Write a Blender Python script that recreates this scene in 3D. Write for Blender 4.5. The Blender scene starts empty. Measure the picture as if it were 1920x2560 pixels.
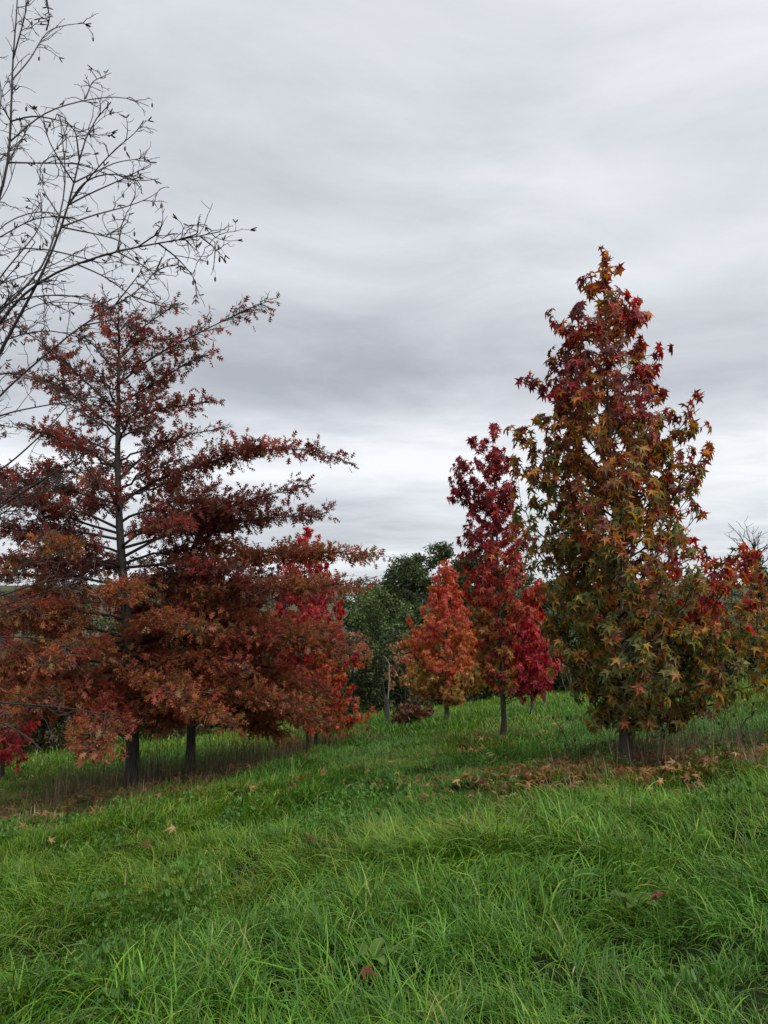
import bpy, math, random
import numpy as np
from mathutils import Matrix, Vector, Euler

# ------------------------------------------------------------------ camera, sky, sun, exposure
S = bpy.context.scene
COL = S.collection
EYE = 1.6
PITCH = math.radians(5.85)
FPX = 2050.0                      # focal length in pixels of the 1920 x 2560 photograph
cd = bpy.data.cameras.new('camera'); cam = bpy.data.objects.new('camera', cd); COL.objects.link(cam)
cam.location = (0, 0, EYE); cam.rotation_euler = (math.pi/2 + PITCH, 0, 0)
cd.sensor_width = 36; cd.lens = 36*FPX/2560; cd.clip_start = .05; cd.clip_end = 6000
S.camera = cam
S.view_settings.view_transform = 'Standard'; S.view_settings.look = 'None'
S.view_settings.gamma = 1; S.view_settings.exposure = 1.0; S.view_settings.use_curve_mapping = False
S.cycles.max_bounces = 4; S.cycles.transparent_max_bounces = 4
S.cycles.diffuse_bounces = 3; S.cycles.glossy_bounces = 1; S.cycles.transmission_bounces = 3

SUN_EL, SUN_AZ = math.radians(52), math.radians(140)      # azimuth clockwise from +Y (the view)
sd = bpy.data.lights.new('sun', 'SUN'); sun = bpy.data.objects.new('sun', sd); COL.objects.link(sun)
sd.energy = 1.5; sd.angle = math.radians(60); sd.color = (1, .965, .92)
sun.rotation_euler = (math.pi/2 - SUN_EL, 0, math.pi - SUN_AZ)
sun.location = (8, -12, 30)

def build_world():
    w = bpy.data.worlds.new('World'); S.world = w; w.use_nodes = True
    nt = w.node_tree; N = nt.nodes; L = nt.links; N.clear()
    def nd(t, **k):
        n = N.new(t)
        for a, b in k.items(): setattr(n, a, b)
        return n
    def m(op, a, b=None, clamp=False):
        n = nd('ShaderNodeMath', operation=op, use_clamp=clamp)
        for i, v in enumerate((a, b)):
            if v is None: continue
            if isinstance(v, (int, float)): n.inputs[i].default_value = v
            else: L.new(v, n.inputs[i])
        return n.outputs[0]
    out = nd('ShaderNodeOutputWorld'); bg = nd('ShaderNodeBackground'); L.new(bg.outputs[0], out.inputs[0])
    sky = nd('ShaderNodeTexSky', sky_type='NISHITA', sun_disc=False)
    sky.sun_elevation = SUN_EL; sky.sun_rotation = SUN_AZ
    skm = nd('ShaderNodeVectorMath', operation='SCALE'); L.new(sky.outputs[0], skm.inputs[0]); skm.inputs['Scale'].default_value = .12
    tc = nd('ShaderNodeTexCoord'); sp = nd('ShaderNodeSeparateXYZ'); L.new(tc.outputs['Generated'], sp.inputs[0])
    z = m('ADD', m('MAXIMUM', sp.outputs[2], 0.0), .07)
    px = m('DIVIDE', sp.outputs[0], z); py = m('DIVIDE', sp.outputs[1], z)    # the cloud deck as a plane overhead
    def noise(sx, sy, ox, oy, scale, detail, rough, dist=0.):
        cb = nd('ShaderNodeCombineXYZ')
        L.new(m('ADD', m('MULTIPLY', px, sx), ox), cb.inputs[0]); L.new(m('ADD', m('MULTIPLY', py, sy), oy), cb.inputs[1])
        n = nd('ShaderNodeTexNoise'); n.inputs['Scale'].default_value = scale; n.inputs['Detail'].default_value = detail
        n.inputs['Roughness'].default_value = rough; n.inputs['Distortion'].default_value = dist
        L.new(cb.outputs[0], n.inputs['Vector']); return n.outputs[0]
    n1 = noise(.75, .8, 3.1, 7.7, .6, 6, .55, .4)         # large rolls
    n2 = noise(.5, 1.0, 11.3, 2.2, 1.5, 6, .55, .8)      # streaks
    n3 = noise(.9, 1., 5.5, 9.1, 1.7, 7, .6, .6)          # mottling
    warp = m('ADD', py, m('MULTIPLY', m('SUBTRACT', n1, .5), 1.6))
    def bank(c, wd, amp):                                  # a roll of thicker / thinner cloud lying across the deck
        d = m('DIVIDE', m('SUBTRACT', warp, c), wd)
        return m('MULTIPLY', m('EXPONENT', m('MULTIPLY', m('MULTIPLY', d, d), -1.)), amp)
    v = m('ADD', m('ADD', m('MULTIPLY', n1, .62), -.16), m('MULTIPLY', n2, .22))
    v = m('ADD', v, m('MULTIPLY', n3, .33))
    for c, wd, amp in ((2.75, .5, -.14), (4.2, .8, .22), (7.2, .6, -.08), (9.3, .7, .10), (1.2, .6, .03)):
        v = m('ADD', v, bank(c, wd, amp))
    wx = m('ADD', px, m('MULTIPLY', m('SUBTRACT', n3, .5), .7))
    for cx, cy, rd, amp in ((-.35, 1.7, .62, -.085), (.36, 1.72, .22, .10), (1.3, 3.6, .7, -.14), (-1.6, 1.2, .8, -.06), (.9, .9, .7, .05), (-.6, -1.5, .8, -.08), (1.5, -.8, .7, .06)):   # thicker and thinner masses
        dx = m('DIVIDE', m('SUBTRACT', wx, cx), rd); dy = m('DIVIDE', m('SUBTRACT', warp, cy), rd)
        v = m('ADD', v, m('MULTIPLY', m('EXPONENT', m('MULTIPLY', m('ADD', m('MULTIPLY', dx, dx), m('MULTIPLY', dy, dy)), -1.)), amp))
    rp = nd('ShaderNodeValToRGB'); L.new(v, rp.inputs[0])
    cr = rp.color_ramp; cr.elements[0].position = .18; cr.elements[0].color = (.42, .44, .475, 1)
    cr.elements[1].position = .62; cr.elements[1].color = (.90, .92, .95, 1)
    e = cr.elements.new(.42); e.color = (.67, .695, .735, 1)
    # thin bluish air right above the horizon
    hz = m('MULTIPLY', m('EXPONENT', m('MULTIPLY', m('MAXIMUM', sp.outputs[2], 0.), -22.)), .55)
    mx = nd('ShaderNodeMix', data_type='RGBA'); L.new(hz, mx.inputs['Factor']); L.new(rp.outputs[0], mx.inputs['A'])
    mx.inputs['B'].default_value = (.62, .70, .79, 1)
    mx2 = nd('ShaderNodeMix', data_type='RGBA'); mx2.inputs['Factor'].default_value = .93
    L.new(skm.outputs[0], mx2.inputs['A']); L.new(mx.outputs['Result'], mx2.inputs['B'])
    L.new(mx2.outputs['Result'], bg.inputs[0]); bg.inputs[1].default_value = .55
build_world()

# ------------------------------------------------------------------ helpers
RNG = np.random.default_rng(7)
def nrm(a): return a/np.maximum(np.linalg.norm(a, axis=-1, keepdims=True), 1e-9)
def lerp(a, b, t): return a + (b - a)*t
def sstep(a, b, x):
    t = np.clip((x - a)/(b - a), 0, 1); return t*t*(3 - 2*t)
_tab = np.random.default_rng(99).random((64, 64))
def vnoise(x, y):
    x = np.asarray(x, float); y = np.asarray(y, float)
    xi = np.floor(x).astype(int); yi = np.floor(y).astype(int); fx = x - xi; fy = y - yi
    fx = fx*fx*(3 - 2*fx); fy = fy*fy*(3 - 2*fy)
    g = lambda i, j: _tab[(xi + i) % 64, (yi + j) % 64]
    return lerp(lerp(g(0, 0), g(1, 0), fx), lerp(g(0, 1), g(1, 1), fx), fy) - .5

def ray(px, py):
    u = (px - 960)/FPX; v = (1280 - py)/FPX
    return np.array([u, math.cos(PITCH) - v*math.sin(PITCH), math.sin(PITCH) + v*math.cos(PITCH)])
def at(px, py, Y):                 # the point of the world at depth Y that the photograph shows at (px, py)
    d = ray(px, py); d = d/d[1]; return np.array([d[0]*Y, Y, EYE + d[2]*Y])

_R = [0, 30, 60, 120, 250, 400, 700, 1200, 2600, 5000]
_V = [0, -2.2, -6.5, -12, -8, -5.0, -1.0, 15, 30, 34]
def hgt(x, y, micro=True):
    x = np.asarray(x, float); y = np.asarray(y, float)
    xc = 30*np.tanh(x/30); yc = np.where(y > 0, y, 10*np.tanh(y/10))
    near = .1*xc - .045*yc + .00012*xc*yc - .0015*np.clip(yc, 0, 40)**2
    if micro:
        near = near + .12*vnoise(x*1.1 + 3, y*1.1) + .15*vnoise(x*2.9, y*2.9 + 9)
    r = np.hypot(x, y)
    far = np.interp(r, _R, _V) + 5*vnoise(x/170 + 4, y/170)*sstep(150, 500, r) + .03*x*sstep(20, 60, r)*np.exp(-r/400)
    return lerp(near, far, sstep(27, 60, r))
def ground_hit(px, py):
    d = ray(px, py); d = d/d[1]; Y = np.linspace(1, 60, 12000)
    k = np.where(EYE + d[2]*Y < hgt(d[0]*Y, Y, False))[0]
    Yk = Y[k[0]] if len(k) else 27.
    return np.array([d[0]*Yk, Yk, float(hgt(d[0]*Yk, Yk))])

def make_mesh(name, V, faces, mats, cols=None, smooth=False, fmat=None):
    """V (n,3); faces: list of (m,k) integer arrays."""
    me = bpy.data.meshes.new(name)
    V = np.asarray(V, np.float32); me.vertices.add(len(V)); me.vertices.foreach_set('co', V.ravel())
    faces = [np.asarray(f, np.int32) for f in faces if len(f)]
    idx = np.concatenate([f.ravel() for f in faces]); tot = np.concatenate([np.full(len(f), f.shape[1], np.int32) for f in faces])
    st = np.concatenate([[0], np.cumsum(tot)[:-1]]).astype(np.int32)
    me.loops.add(len(idx)); me.loops.foreach_set('vertex_index', idx)
    me.polygons.add(len(tot)); me.polygons.foreach_set('loop_start', st); me.polygons.foreach_set('loop_total', tot)
    if smooth: me.polygons.foreach_set('use_smooth', np.ones(len(tot), bool))
    if fmat is not None: me.polygons.foreach_set('material_index', np.asarray(fmat, np.int32))
    if cols is not None:
        a = me.attributes.new('Col', 'FLOAT_COLOR', 'POINT')
        c = np.ones((len(V), 4), np.float32); c[:, :3] = cols; a.data.foreach_set('color', c.ravel())
    for mt in (mats if isinstance(mats, (list, tuple)) else [mats]): me.materials.append(mt)
    me.update(calc_edges=True); return me
def link(name, data, parent=None, loc=None):
    o = bpy.data.objects.new(name, data); COL.objects.link(o)
    if parent is not None: o.parent = parent
    if loc is not None: o.location = loc
    return o
def tag(o, label=None, cat=None, group=None, kind=None):
    if label: o['label'] = label
    if cat: o['category'] = cat
    if group: o['group'] = group
    if kind: o['kind'] = kind
    return o
def thing(name, label, cat, loc, group=None):
    return tag(link(name, None, None, tuple(float(v) for v in loc)), label, cat, group)

class Wood:
    """collects tapered tubes into one mesh"""
    def __init__(self): self.V = []; self.F = []; self.n = 0
    def tube(self, P, R, k=6):
        P = np.asarray(P, float); R = np.asarray(R, float); n = len(P)
        T = nrm(np.gradient(P, axis=0)); ref = np.array([0, 0, 1.]) if abs(T[:, 2]).mean() < .8 else np.array([1., 0, 0])
        A = nrm(np.cross(T, ref)); B = np.cross(T, A)
        ang = np.arange(k)*2*math.pi/k
        ring = P[:, None] + R[:, None, None]*(np.cos(ang)[None, :, None]*A[:, None] + np.sin(ang)[None, :, None]*B[:, None])
        self.V.append(ring.reshape(-1, 3))
        i = np.arange(n - 1)[:, None]*k; j = np.arange(k)[None]; j2 = (j + 1) % k
        self.F.append((np.stack([i + j, i + j2, i + k + j2, i + k + j], -1).reshape(-1, 4)) + self.n)
        self.n += n*k
    def build(self, name, mat, parent, smooth=True):
        return link(name, make_mesh(name, np.concatenate(self.V), [np.concatenate(self.F)], mat, smooth=smooth), parent)
def bez(p0, p1, p2, n, wig=0., rng=RNG):
    t = np.linspace(0, 1, n)[:, None]; P = (1 - t)**2*p0 + 2*t*(1 - t)*p1 + t*t*p2
    if wig: P[1:-1] += rng.normal(0, wig, (n - 2, 3))
    return P
def resample(P, n):
    P = np.asarray(P, float); d = np.r_[0, np.cumsum(np.linalg.norm(np.diff(P, axis=0), axis=1))]
    s = np.linspace(0, d[-1], n); Q = np.stack([np.interp(s, d, P[:, i]) for i in range(3)], 1)
    for _ in range(2): Q[1:-1] = (Q[:-2] + 2*Q[1:-1] + Q[2:])/4
    return Q
def frames(d, n):
    """rotation matrices with local x = d (leaf tip), local z close to n"""
    d = nrm(d); y = nrm(np.cross(n, d)); z = np.cross(d, y); return np.stack([d, y, z], -1)

# ------------------------------------------------------------------ materials
def new_mat(name):
    m = bpy.data.materials.new(name); m.use_nodes = True; nt = m.node_tree
    return m, nt, nt.nodes, nt.links, nt.nodes['Principled BSDF'], nt.nodes['Material Output']
def leaf_mat(name, source='attr', trans=.42, rough=.45, spec=.35, tint=False, vary=.25, vscale=22.):
    m, nt, N, L, P, O = new_mat(name)
    if source == 'attr':
        a = N.new('ShaderNodeAttribute'); a.attribute_name = 'Col'; c = a.outputs['Color']
    else:
        a = N.new('ShaderNodeObjectInfo'); c = a.outputs['Color']
    if tint:
        b = N.new('ShaderNodeAttribute'); b.attribute_type = 'INSTANCER'; b.attribute_name = 'tint'
        mm = N.new('ShaderNodeMix'); mm.data_type = 'RGBA'; mm.blend_type = 'MULTIPLY'; mm.inputs['Factor'].default_value = 1
        L.new(c, mm.inputs['A']); L.new(b.outputs['Color'], mm.inputs['B']); c = mm.outputs['Result']
    if vary:
        tc = N.new('ShaderNodeTexCoord'); nz = N.new('ShaderNodeTexNoise'); nz.inputs['Scale'].default_value = vscale; nz.inputs['Detail'].default_value = 2
        L.new(tc.outputs['Object'], nz.inputs['Vector'])
        mr = N.new('ShaderNodeMapRange'); mr.inputs[1].default_value = .3; mr.inputs[2].default_value = .7
        mr.inputs[3].default_value = 1 - vary; mr.inputs[4].default_value = 1 + vary; L.new(nz.outputs[0], mr.inputs[0])
        vm = N.new('ShaderNodeVectorMath'); vm.operation = 'SCALE'; L.new(c, vm.inputs[0]); L.new(mr.outputs[0], vm.inputs['Scale']); c = vm.outputs[0]
    L.new(c, P.inputs['Base Color']); P.inputs['Roughness'].default_value = rough; P.inputs['Specular IOR Level'].default_value = spec
    T = N.new('ShaderNodeBsdfTranslucent'); hs = N.new('ShaderNodeHueSaturation'); hs.inputs['Saturation'].default_value = 1.12; hs.inputs['Value'].default_value = 1.5
    L.new(c, hs.inputs['Color']); L.new(hs.outputs[0], T.inputs['Color'])
    mx = N.new('ShaderNodeMixShader'); mx.inputs[0].default_value = trans
    L.new(P.outputs[0], mx.inputs[1]); L.new(T.outputs[0], mx.inputs[2]); L.new(mx.outputs[0], O.inputs[0])
    return m
def bark_mat(name, c1, c2, scale=14., stretch=.25, bump=.6):
    m, nt, N, L, P, O = new_mat(name)
    tc = N.new('ShaderNodeTexCoord'); mp = N.new('ShaderNodeMapping'); mp.inputs['Scale'].default_value = (1, 1, stretch)
    L.new(tc.outputs['Object'], mp.inputs[0])
    nz = N.new('ShaderNodeTexNoise'); nz.inputs['Scale'].default_value = scale*2; nz.inputs['Detail'].default_value = 6; nz.inputs['Roughness'].default_value = .7
    L.new(mp.outputs[0], nz.inputs['Vector'])
    vo = N.new('ShaderNodeTexVoronoi'); vo.inputs['Scale'].default_value = scale*1.6; L.new(mp.outputs[0], vo.inputs['Vector'])
    ad = N.new('ShaderNodeMath'); ad.operation = 'MULTIPLY_ADD'; ad.inputs[1].default_value = .5; L.new(vo.outputs[0], ad.inputs[0]); L.new(nz.outputs[0], ad.inputs[2])
    rp = N.new('ShaderNodeValToRGB'); rp.color_ramp.elements[0].position = .4; rp.color_ramp.elements[1].position = .85
    rp.color_ramp.elements[0].color = (*c1, 1); rp.color_ramp.elements[1].color = (*c2, 1); L.new(ad.outputs[0], rp.inputs[0])
    L.new(rp.outputs[0], P.inputs['Base Color']); P.inputs['Roughness'].default_value = .85
    bp = N.new('ShaderNodeBump'); bp.inputs['Strength'].default_value = bump; bp.inputs['Distance'].default_value = .02
    L.new(ad.outputs[0], bp.inputs['Height']); L.new(bp.outputs[0], P.inputs['Normal']); return m
def plain_mat(name, c, rough=.7):
    m, nt, N, L, P, O = new_mat(name)
    nz = N.new('ShaderNodeTexNoise'); nz.inputs['Scale'].default_value = 9; nz.inputs['Detail'].default_value = 5
    rp = N.new('ShaderNodeValToRGB'); rp.color_ramp.elements[0].color = (*[v*.7 for v in c], 1); rp.color_ramp.elements[1].color = (*[min(1, v*1.25) for v in c], 1)
    rp.color_ramp.elements[0].position = .3; rp.color_ramp.elements[1].position = .7
    L.new(nz.outputs[0], rp.inputs[0]); L.new(rp.outputs[0], P.inputs['Base Color']); P.inputs['Roughness'].default_value = rough; return m

M_FOL = leaf_mat('autumn_foliage'); M_LEAF = leaf_mat('autumn_leaf', 'obj')
M_GREEN = leaf_mat('green_foliage', trans=.25, rough=.5, vscale=3.)
M_GRASS = leaf_mat('grass_blades', trans=.16, rough=.34, spec=.22, tint=True, vary=.15, vscale=9.)
M_DRY = leaf_mat('dry_stalks', trans=.2, rough=.7, spec=.2, tint=True, vary=.2)
M_GUMBARK = bark_mat('sweetgum_bark', (.012, .009, .007), (.06, .05, .04))
M_OAKBARK = bark_mat('oak_bark', (.014, .013, .011), (.062, .058, .048))
M_TWIG = plain_mat('twig_bark', (.022, .017, .015))
M_BIRCH = plain_mat('birch_twig', (.028, .018, .016), .5)
M_BIRCHT = bark_mat('birch_bark', (.12, .10, .09), (.55, .52, .48), 6, 2.)
M_CATKIN = plain_mat('catkin', (.045, .03, .022))
M_DARKBARK = bark_mat('dark_bark', (.012, .011, .009), (.05, .045, .04))

def ground_material():
    m, nt, N, L, P, O = new_mat('meadow_ground')
    geo = N.new('ShaderNodeNewGeometry'); sp = N.new('ShaderNodeSeparateXYZ'); L.new(geo.outputs['Position'], sp.inputs[0])
    nz = N.new('ShaderNodeTexNoise'); nz.inputs['Scale'].default_value = 5; nz.inputs['Detail'].default_value = 8; L.new(geo.outputs['Position'], nz.inputs['Vector'])
    rp = N.new('ShaderNodeValToRGB'); e = rp.color_ramp.elements
    e[0].position = .3; e[0].color = (.006, .008, .003, 1); e[1].position = .75; e[1].color = (.018, .026, .007, 1)
    L.new(nz.outputs[0], rp.inputs[0])
    # fields of the far hillside: patches of stubble, ploughed earth and pasture
    vo = N.new('ShaderNodeTexVoronoi'); vo.inputs['Scale'].default_value = .006; L.new(geo.outputs['Position'], vo.inputs['Vector'])
    fr = N.new('ShaderNodeValToRGB'); fr.color_ramp.interpolation = 'CONSTANT'; f = fr.color_ramp.elements
    f[0].color = (.10, .07, .045, 1); f[1].position = .3; f[1].color = (.04, .065, .022, 1)
    k = fr.color_ramp.elements.new(.7); k.color = (.07, .075, .035, 1)
    sc = N.new('ShaderNodeSeparateColor'); L.new(vo.outputs['Color'], sc.inputs[0]); L.new(sc.outputs[0], fr.inputs[0])
    ln = N.new('ShaderNodeVectorMath'); ln.operation = 'LENGTH'; L.new(geo.outputs['Position'], ln.inputs[0])
    mr = N.new('ShaderNodeMapRange'); mr.inputs[1].default_value = 90; mr.inputs[2].default_value = 140; L.new(ln.outputs['Value'], mr.inputs[0])
    mx = N.new('ShaderNodeMix'); mx.data_type = 'RGBA'; L.new(mr.outputs[0], mx.inputs['Factor']); L.new(rp.outputs[0], mx.inputs['A']); L.new(fr.outputs[0], mx.inputs['B'])
    L.new(mx.outputs['Result'], P.inputs['Base Color']); P.inputs['Roughness'].default_value = .95; P.inputs['Specular IOR Level'].default_value = .1
    return m

# ------------------------------------------------------------------ ground
def build_ground():
    r = np.r_[np.linspace(.0, 14, 90)[1:], np.geomspace(14.3, 5000, 110)]
    k = 288; a = np.arange(k)*2*math.pi/k
    X = r[:, None]*np.sin(a); Y = r[:, None]*np.cos(a)
    V = np.concatenate([[[0, 0, float(hgt(0, 0))]], np.stack([X, Y, hgt(X, Y)], -1).reshape(-1, 3)])
    i = np.arange(len(r) - 1)[:, None]*k + 1; j = np.arange(k)[None]; j2 = (j + 1) % k
    Q = np.stack([i + j, i + k + j, i + k + j2, i + j2], -1).reshape(-1, 4)
    T = np.stack([np.zeros(k, int), 1 + np.arange(k), 1 + (np.arange(k) + 1) % k], -1)
    tag(link('ground', make_mesh('ground', V, [Q, T], ground_material(), smooth=True)), 'grassy meadow sloping down to a hedge and far fields', None, None, 'structure')
build_ground()

# ------------------------------------------------------------------ leaf shapes (local x = tip, z = upper face), unit length
def gum_leaf(hi=True, seed=0):
    rg = np.random.default_rng(seed); pts = []
    lob = [(-118, .62), (-60, .92), (0, 1.), (60, .92), (118, .62)]
    lob = [(a + rg.uniform(-6, 6), r*rg.uniform(.92, 1.06)) for a, r in lob]
    pol = lambda a, r: (r*math.cos(math.radians(a)), r*math.sin(math.radians(a)))
    pts.append((-.10, -.05, 0))
    for i, (a, r) in enumerate(lob):
        if i: am = (a + lob[i - 1][0])/2; x, y = pol(am, .34); pts.append((x, y, .09))
        if hi: x, y = pol(a - 13, r*.56); pts.append((x, y, .01))
        x, y = pol(a, r); pts.append((x, y, -.30*r*rg.uniform(.2, 1.6)))
        if hi: x, y = pol(a + 13, r*.56); pts.append((x, y, .01))
    pts.append((-.10, .05, 0))
    V = np.array([(0.04, 0, .0)] + pts); n = len(pts)
    T = np.array([(0, i, i + 1) for i in range(1, n)] + [(0, n, 1)])
    # leaf stalk
    b = len(V); V = np.concatenate([V, [(-.06, -.018, 0), (-.06, .018, 0), (-.6, .012, .14), (-.6, -.012, .14)]])
    T = np.concatenate([T, [(b, b + 1, b + 2), (b, b + 2, b + 3)]]); V[:, 0] -= .0
    return V*.62, T
def oak_leaf(seed=0):
    rg = np.random.default_rng(100 + seed); mid = [(0, 0), (.2, 0), (.42, 0), (.66, 0), (.82, 0), (1, 0)]
    V = [(x, 0, .03*math.sin(x*3)) for x, _ in mid]; T = []
    for s in (-1, 1):
        j = lambda v: v*rg.uniform(.9, 1.12)
        b = len(V)
        V += [(.12, .05*s, 0), (j(.27), .27*s, -.03), (.3, .07*s, .01), (j(.56), j(.40)*s, -.06), (.54, .07*s, .01), (j(.84), j(.30)*s, -.05), (.76, .06*s, 0)]
        tr = [(0, 1, b), (b, 1, b + 1), (b + 1, 1, b + 2), (1, 2, b + 2), (b + 2, 2, b + 3), (2, b + 4, b + 3), (2, 3, b + 4), (b + 4, 3, b + 5), (3, b + 6, b + 5), (3, 4, b + 6), (b + 6, 4, 5)]
        T += tr if s > 0 else [t[::-1] for t in tr]
    b = len(V); V += [(0, -.012, 0), (0, .012, 0), (-.35, 0, .06)]; T.append((b, b + 1, b + 2))
    return np.array(V, float), np.array(T)
def small_leaf():
    V = np.array([(0, 0, 0), (.5, .28, .06), (1, 0, -.05), (.5, -.28, .06)], float); return V, np.array([(0, 1, 2), (0, 2, 3)])
def gum_low():
    V, T = gum_leaf(False, 3); return V, T
GUM = [gum_leaf(True, s) for s in range(3)]; OAK = [oak_leaf(s) for s in range(3)]; SMALL = [small_leaf()]
GUML = [gum_leaf(False, s) for s in range(3)]
def oak_low(seed=0):
    rg = np.random.default_rng(150 + seed); j = lambda v: v*rg.uniform(.9, 1.12); V = [(0, 0, 0), (.3, 0, .02), (.56, 0, .02), (.8, 0, 0), (1, 0, -.06), (-.3, 0, .05)]; T = []
    for sd_ in (-1, 1):
        b = len(V); V += [(j(.26), j(.26)*sd_, -.03), (j(.56), j(.40)*sd_, -.06), (j(.84), j(.28)*sd_, -.05), (.70, .06*sd_, 0)]
        T += [(0, 1, b), (1, 2, b + 1), (2, 3, b + 2), (2, b + 3, 4), (5, 0, b + 3)][:4]
    return np.array(V, float), np.array(T)
OAKL = [oak_low(s) for s in range(3)]

def scatter_mesh(name, tmpl, P, R, sc, C, mat):
    V = []; F = []; CC = []; n = 0; g = np.arange(len(P)) % len(tmpl)
    for k, (tv, tf) in enumerate(tmpl):
        s = np.where(g == k)[0]
        if not len(s): continue
        v = P[s][:, None] + sc[s][:, None, None]*np.einsum('nij,kj->nki', R[s], tv)
        V.append(v.reshape(-1, 3)); F.append((tf[None] + (np.arange(len(s))*len(tv))[:, None, None]).reshape(-1, 3) + n)
        CC.append(np.repeat(C[s], len(tv), 0)); n += len(s)*len(tv)
    return make_mesh(name, np.concatenate(V), [np.concatenate(F)], mat, np.concatenate(CC))

def pick_hero(P, sc, R, n, cell=9.):
    """the n leaves that show largest from the photograph's standpoint"""
    y = P[:, 1]*math.cos(PITCH) + (P[:, 2] - EYE)*math.sin(PITCH); zz = -P[:, 1]*math.sin(PITCH) + (P[:, 2] - EYE)*math.cos(PITCH)
    u = 960 + FPX*P[:, 0]/y; v = 1280 - FPX*zz/y
    vd = nrm(P - np.array([0, 0, EYE])); face = np.abs(np.einsum('ni,ni->n', vd, R[:, :, 2]))
    ok = (u > -5) & (u < 1925) & (v > 0) & (v < 2560)
    key = np.floor(u/cell).astype(int)*4096 + np.floor(v/cell).astype(int)
    o = np.argsort(y); _, first = np.unique(key[o], return_index=True); near = o[first]; near = near[ok[near]]
    rank = sc[near]*(.35 + face[near])/y[near]
    return near[np.argsort(-rank)[:n]]

def add_leaves(root, tmpl, P, D, Nn, sc, C, hero=300, hero_tmpl=None, par=None, leaf_meshes={}):
    base = np.array(root.location); R = frames(D, Nn)
    h = pick_hero(P, sc, R, hero) if hero else np.array([], int)
    rest = np.ones(len(P), bool); rest[h] = False
    if rest.any():
        o = link('foliage', scatter_mesh('foliage', tmpl, P[rest] - base, R[rest], sc[rest], C[rest], M_FOL), root); o['kind'] = 'stuff'
    ht = hero_tmpl or tmpl
    for q, i in enumerate(h):
        k = id(ht[q % len(ht)][0])
        if k not in leaf_meshes: leaf_meshes[k] = make_mesh('leaf', ht[q % len(ht)][0], [ht[q % len(ht)][1]], M_LEAF)
        o = bpy.data.objects.new('leaf', leaf_meshes[k]); COL.objects.link(o); o.parent = par[i] if par is not None else root
        m = Matrix([[R[i, a, b]*sc[i] for b in range(3)] + [P[i, a] - base[a]] for a in range(3)] + [[0, 0, 0, 1]])
        o.matrix_local = m; o.color = (*[float(v) for v in C[i]], 1)

def palette(cols, w, n, rng, jit=.18):
    cols = np.array(cols); c = cols[rng.choice(len(cols), n, p=np.array(w)/sum(w))]
    return c*rng.uniform(1 - jit, 1 + jit, (n, 1))*rng.uniform(.92, 1.08, (n, 3))

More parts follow.
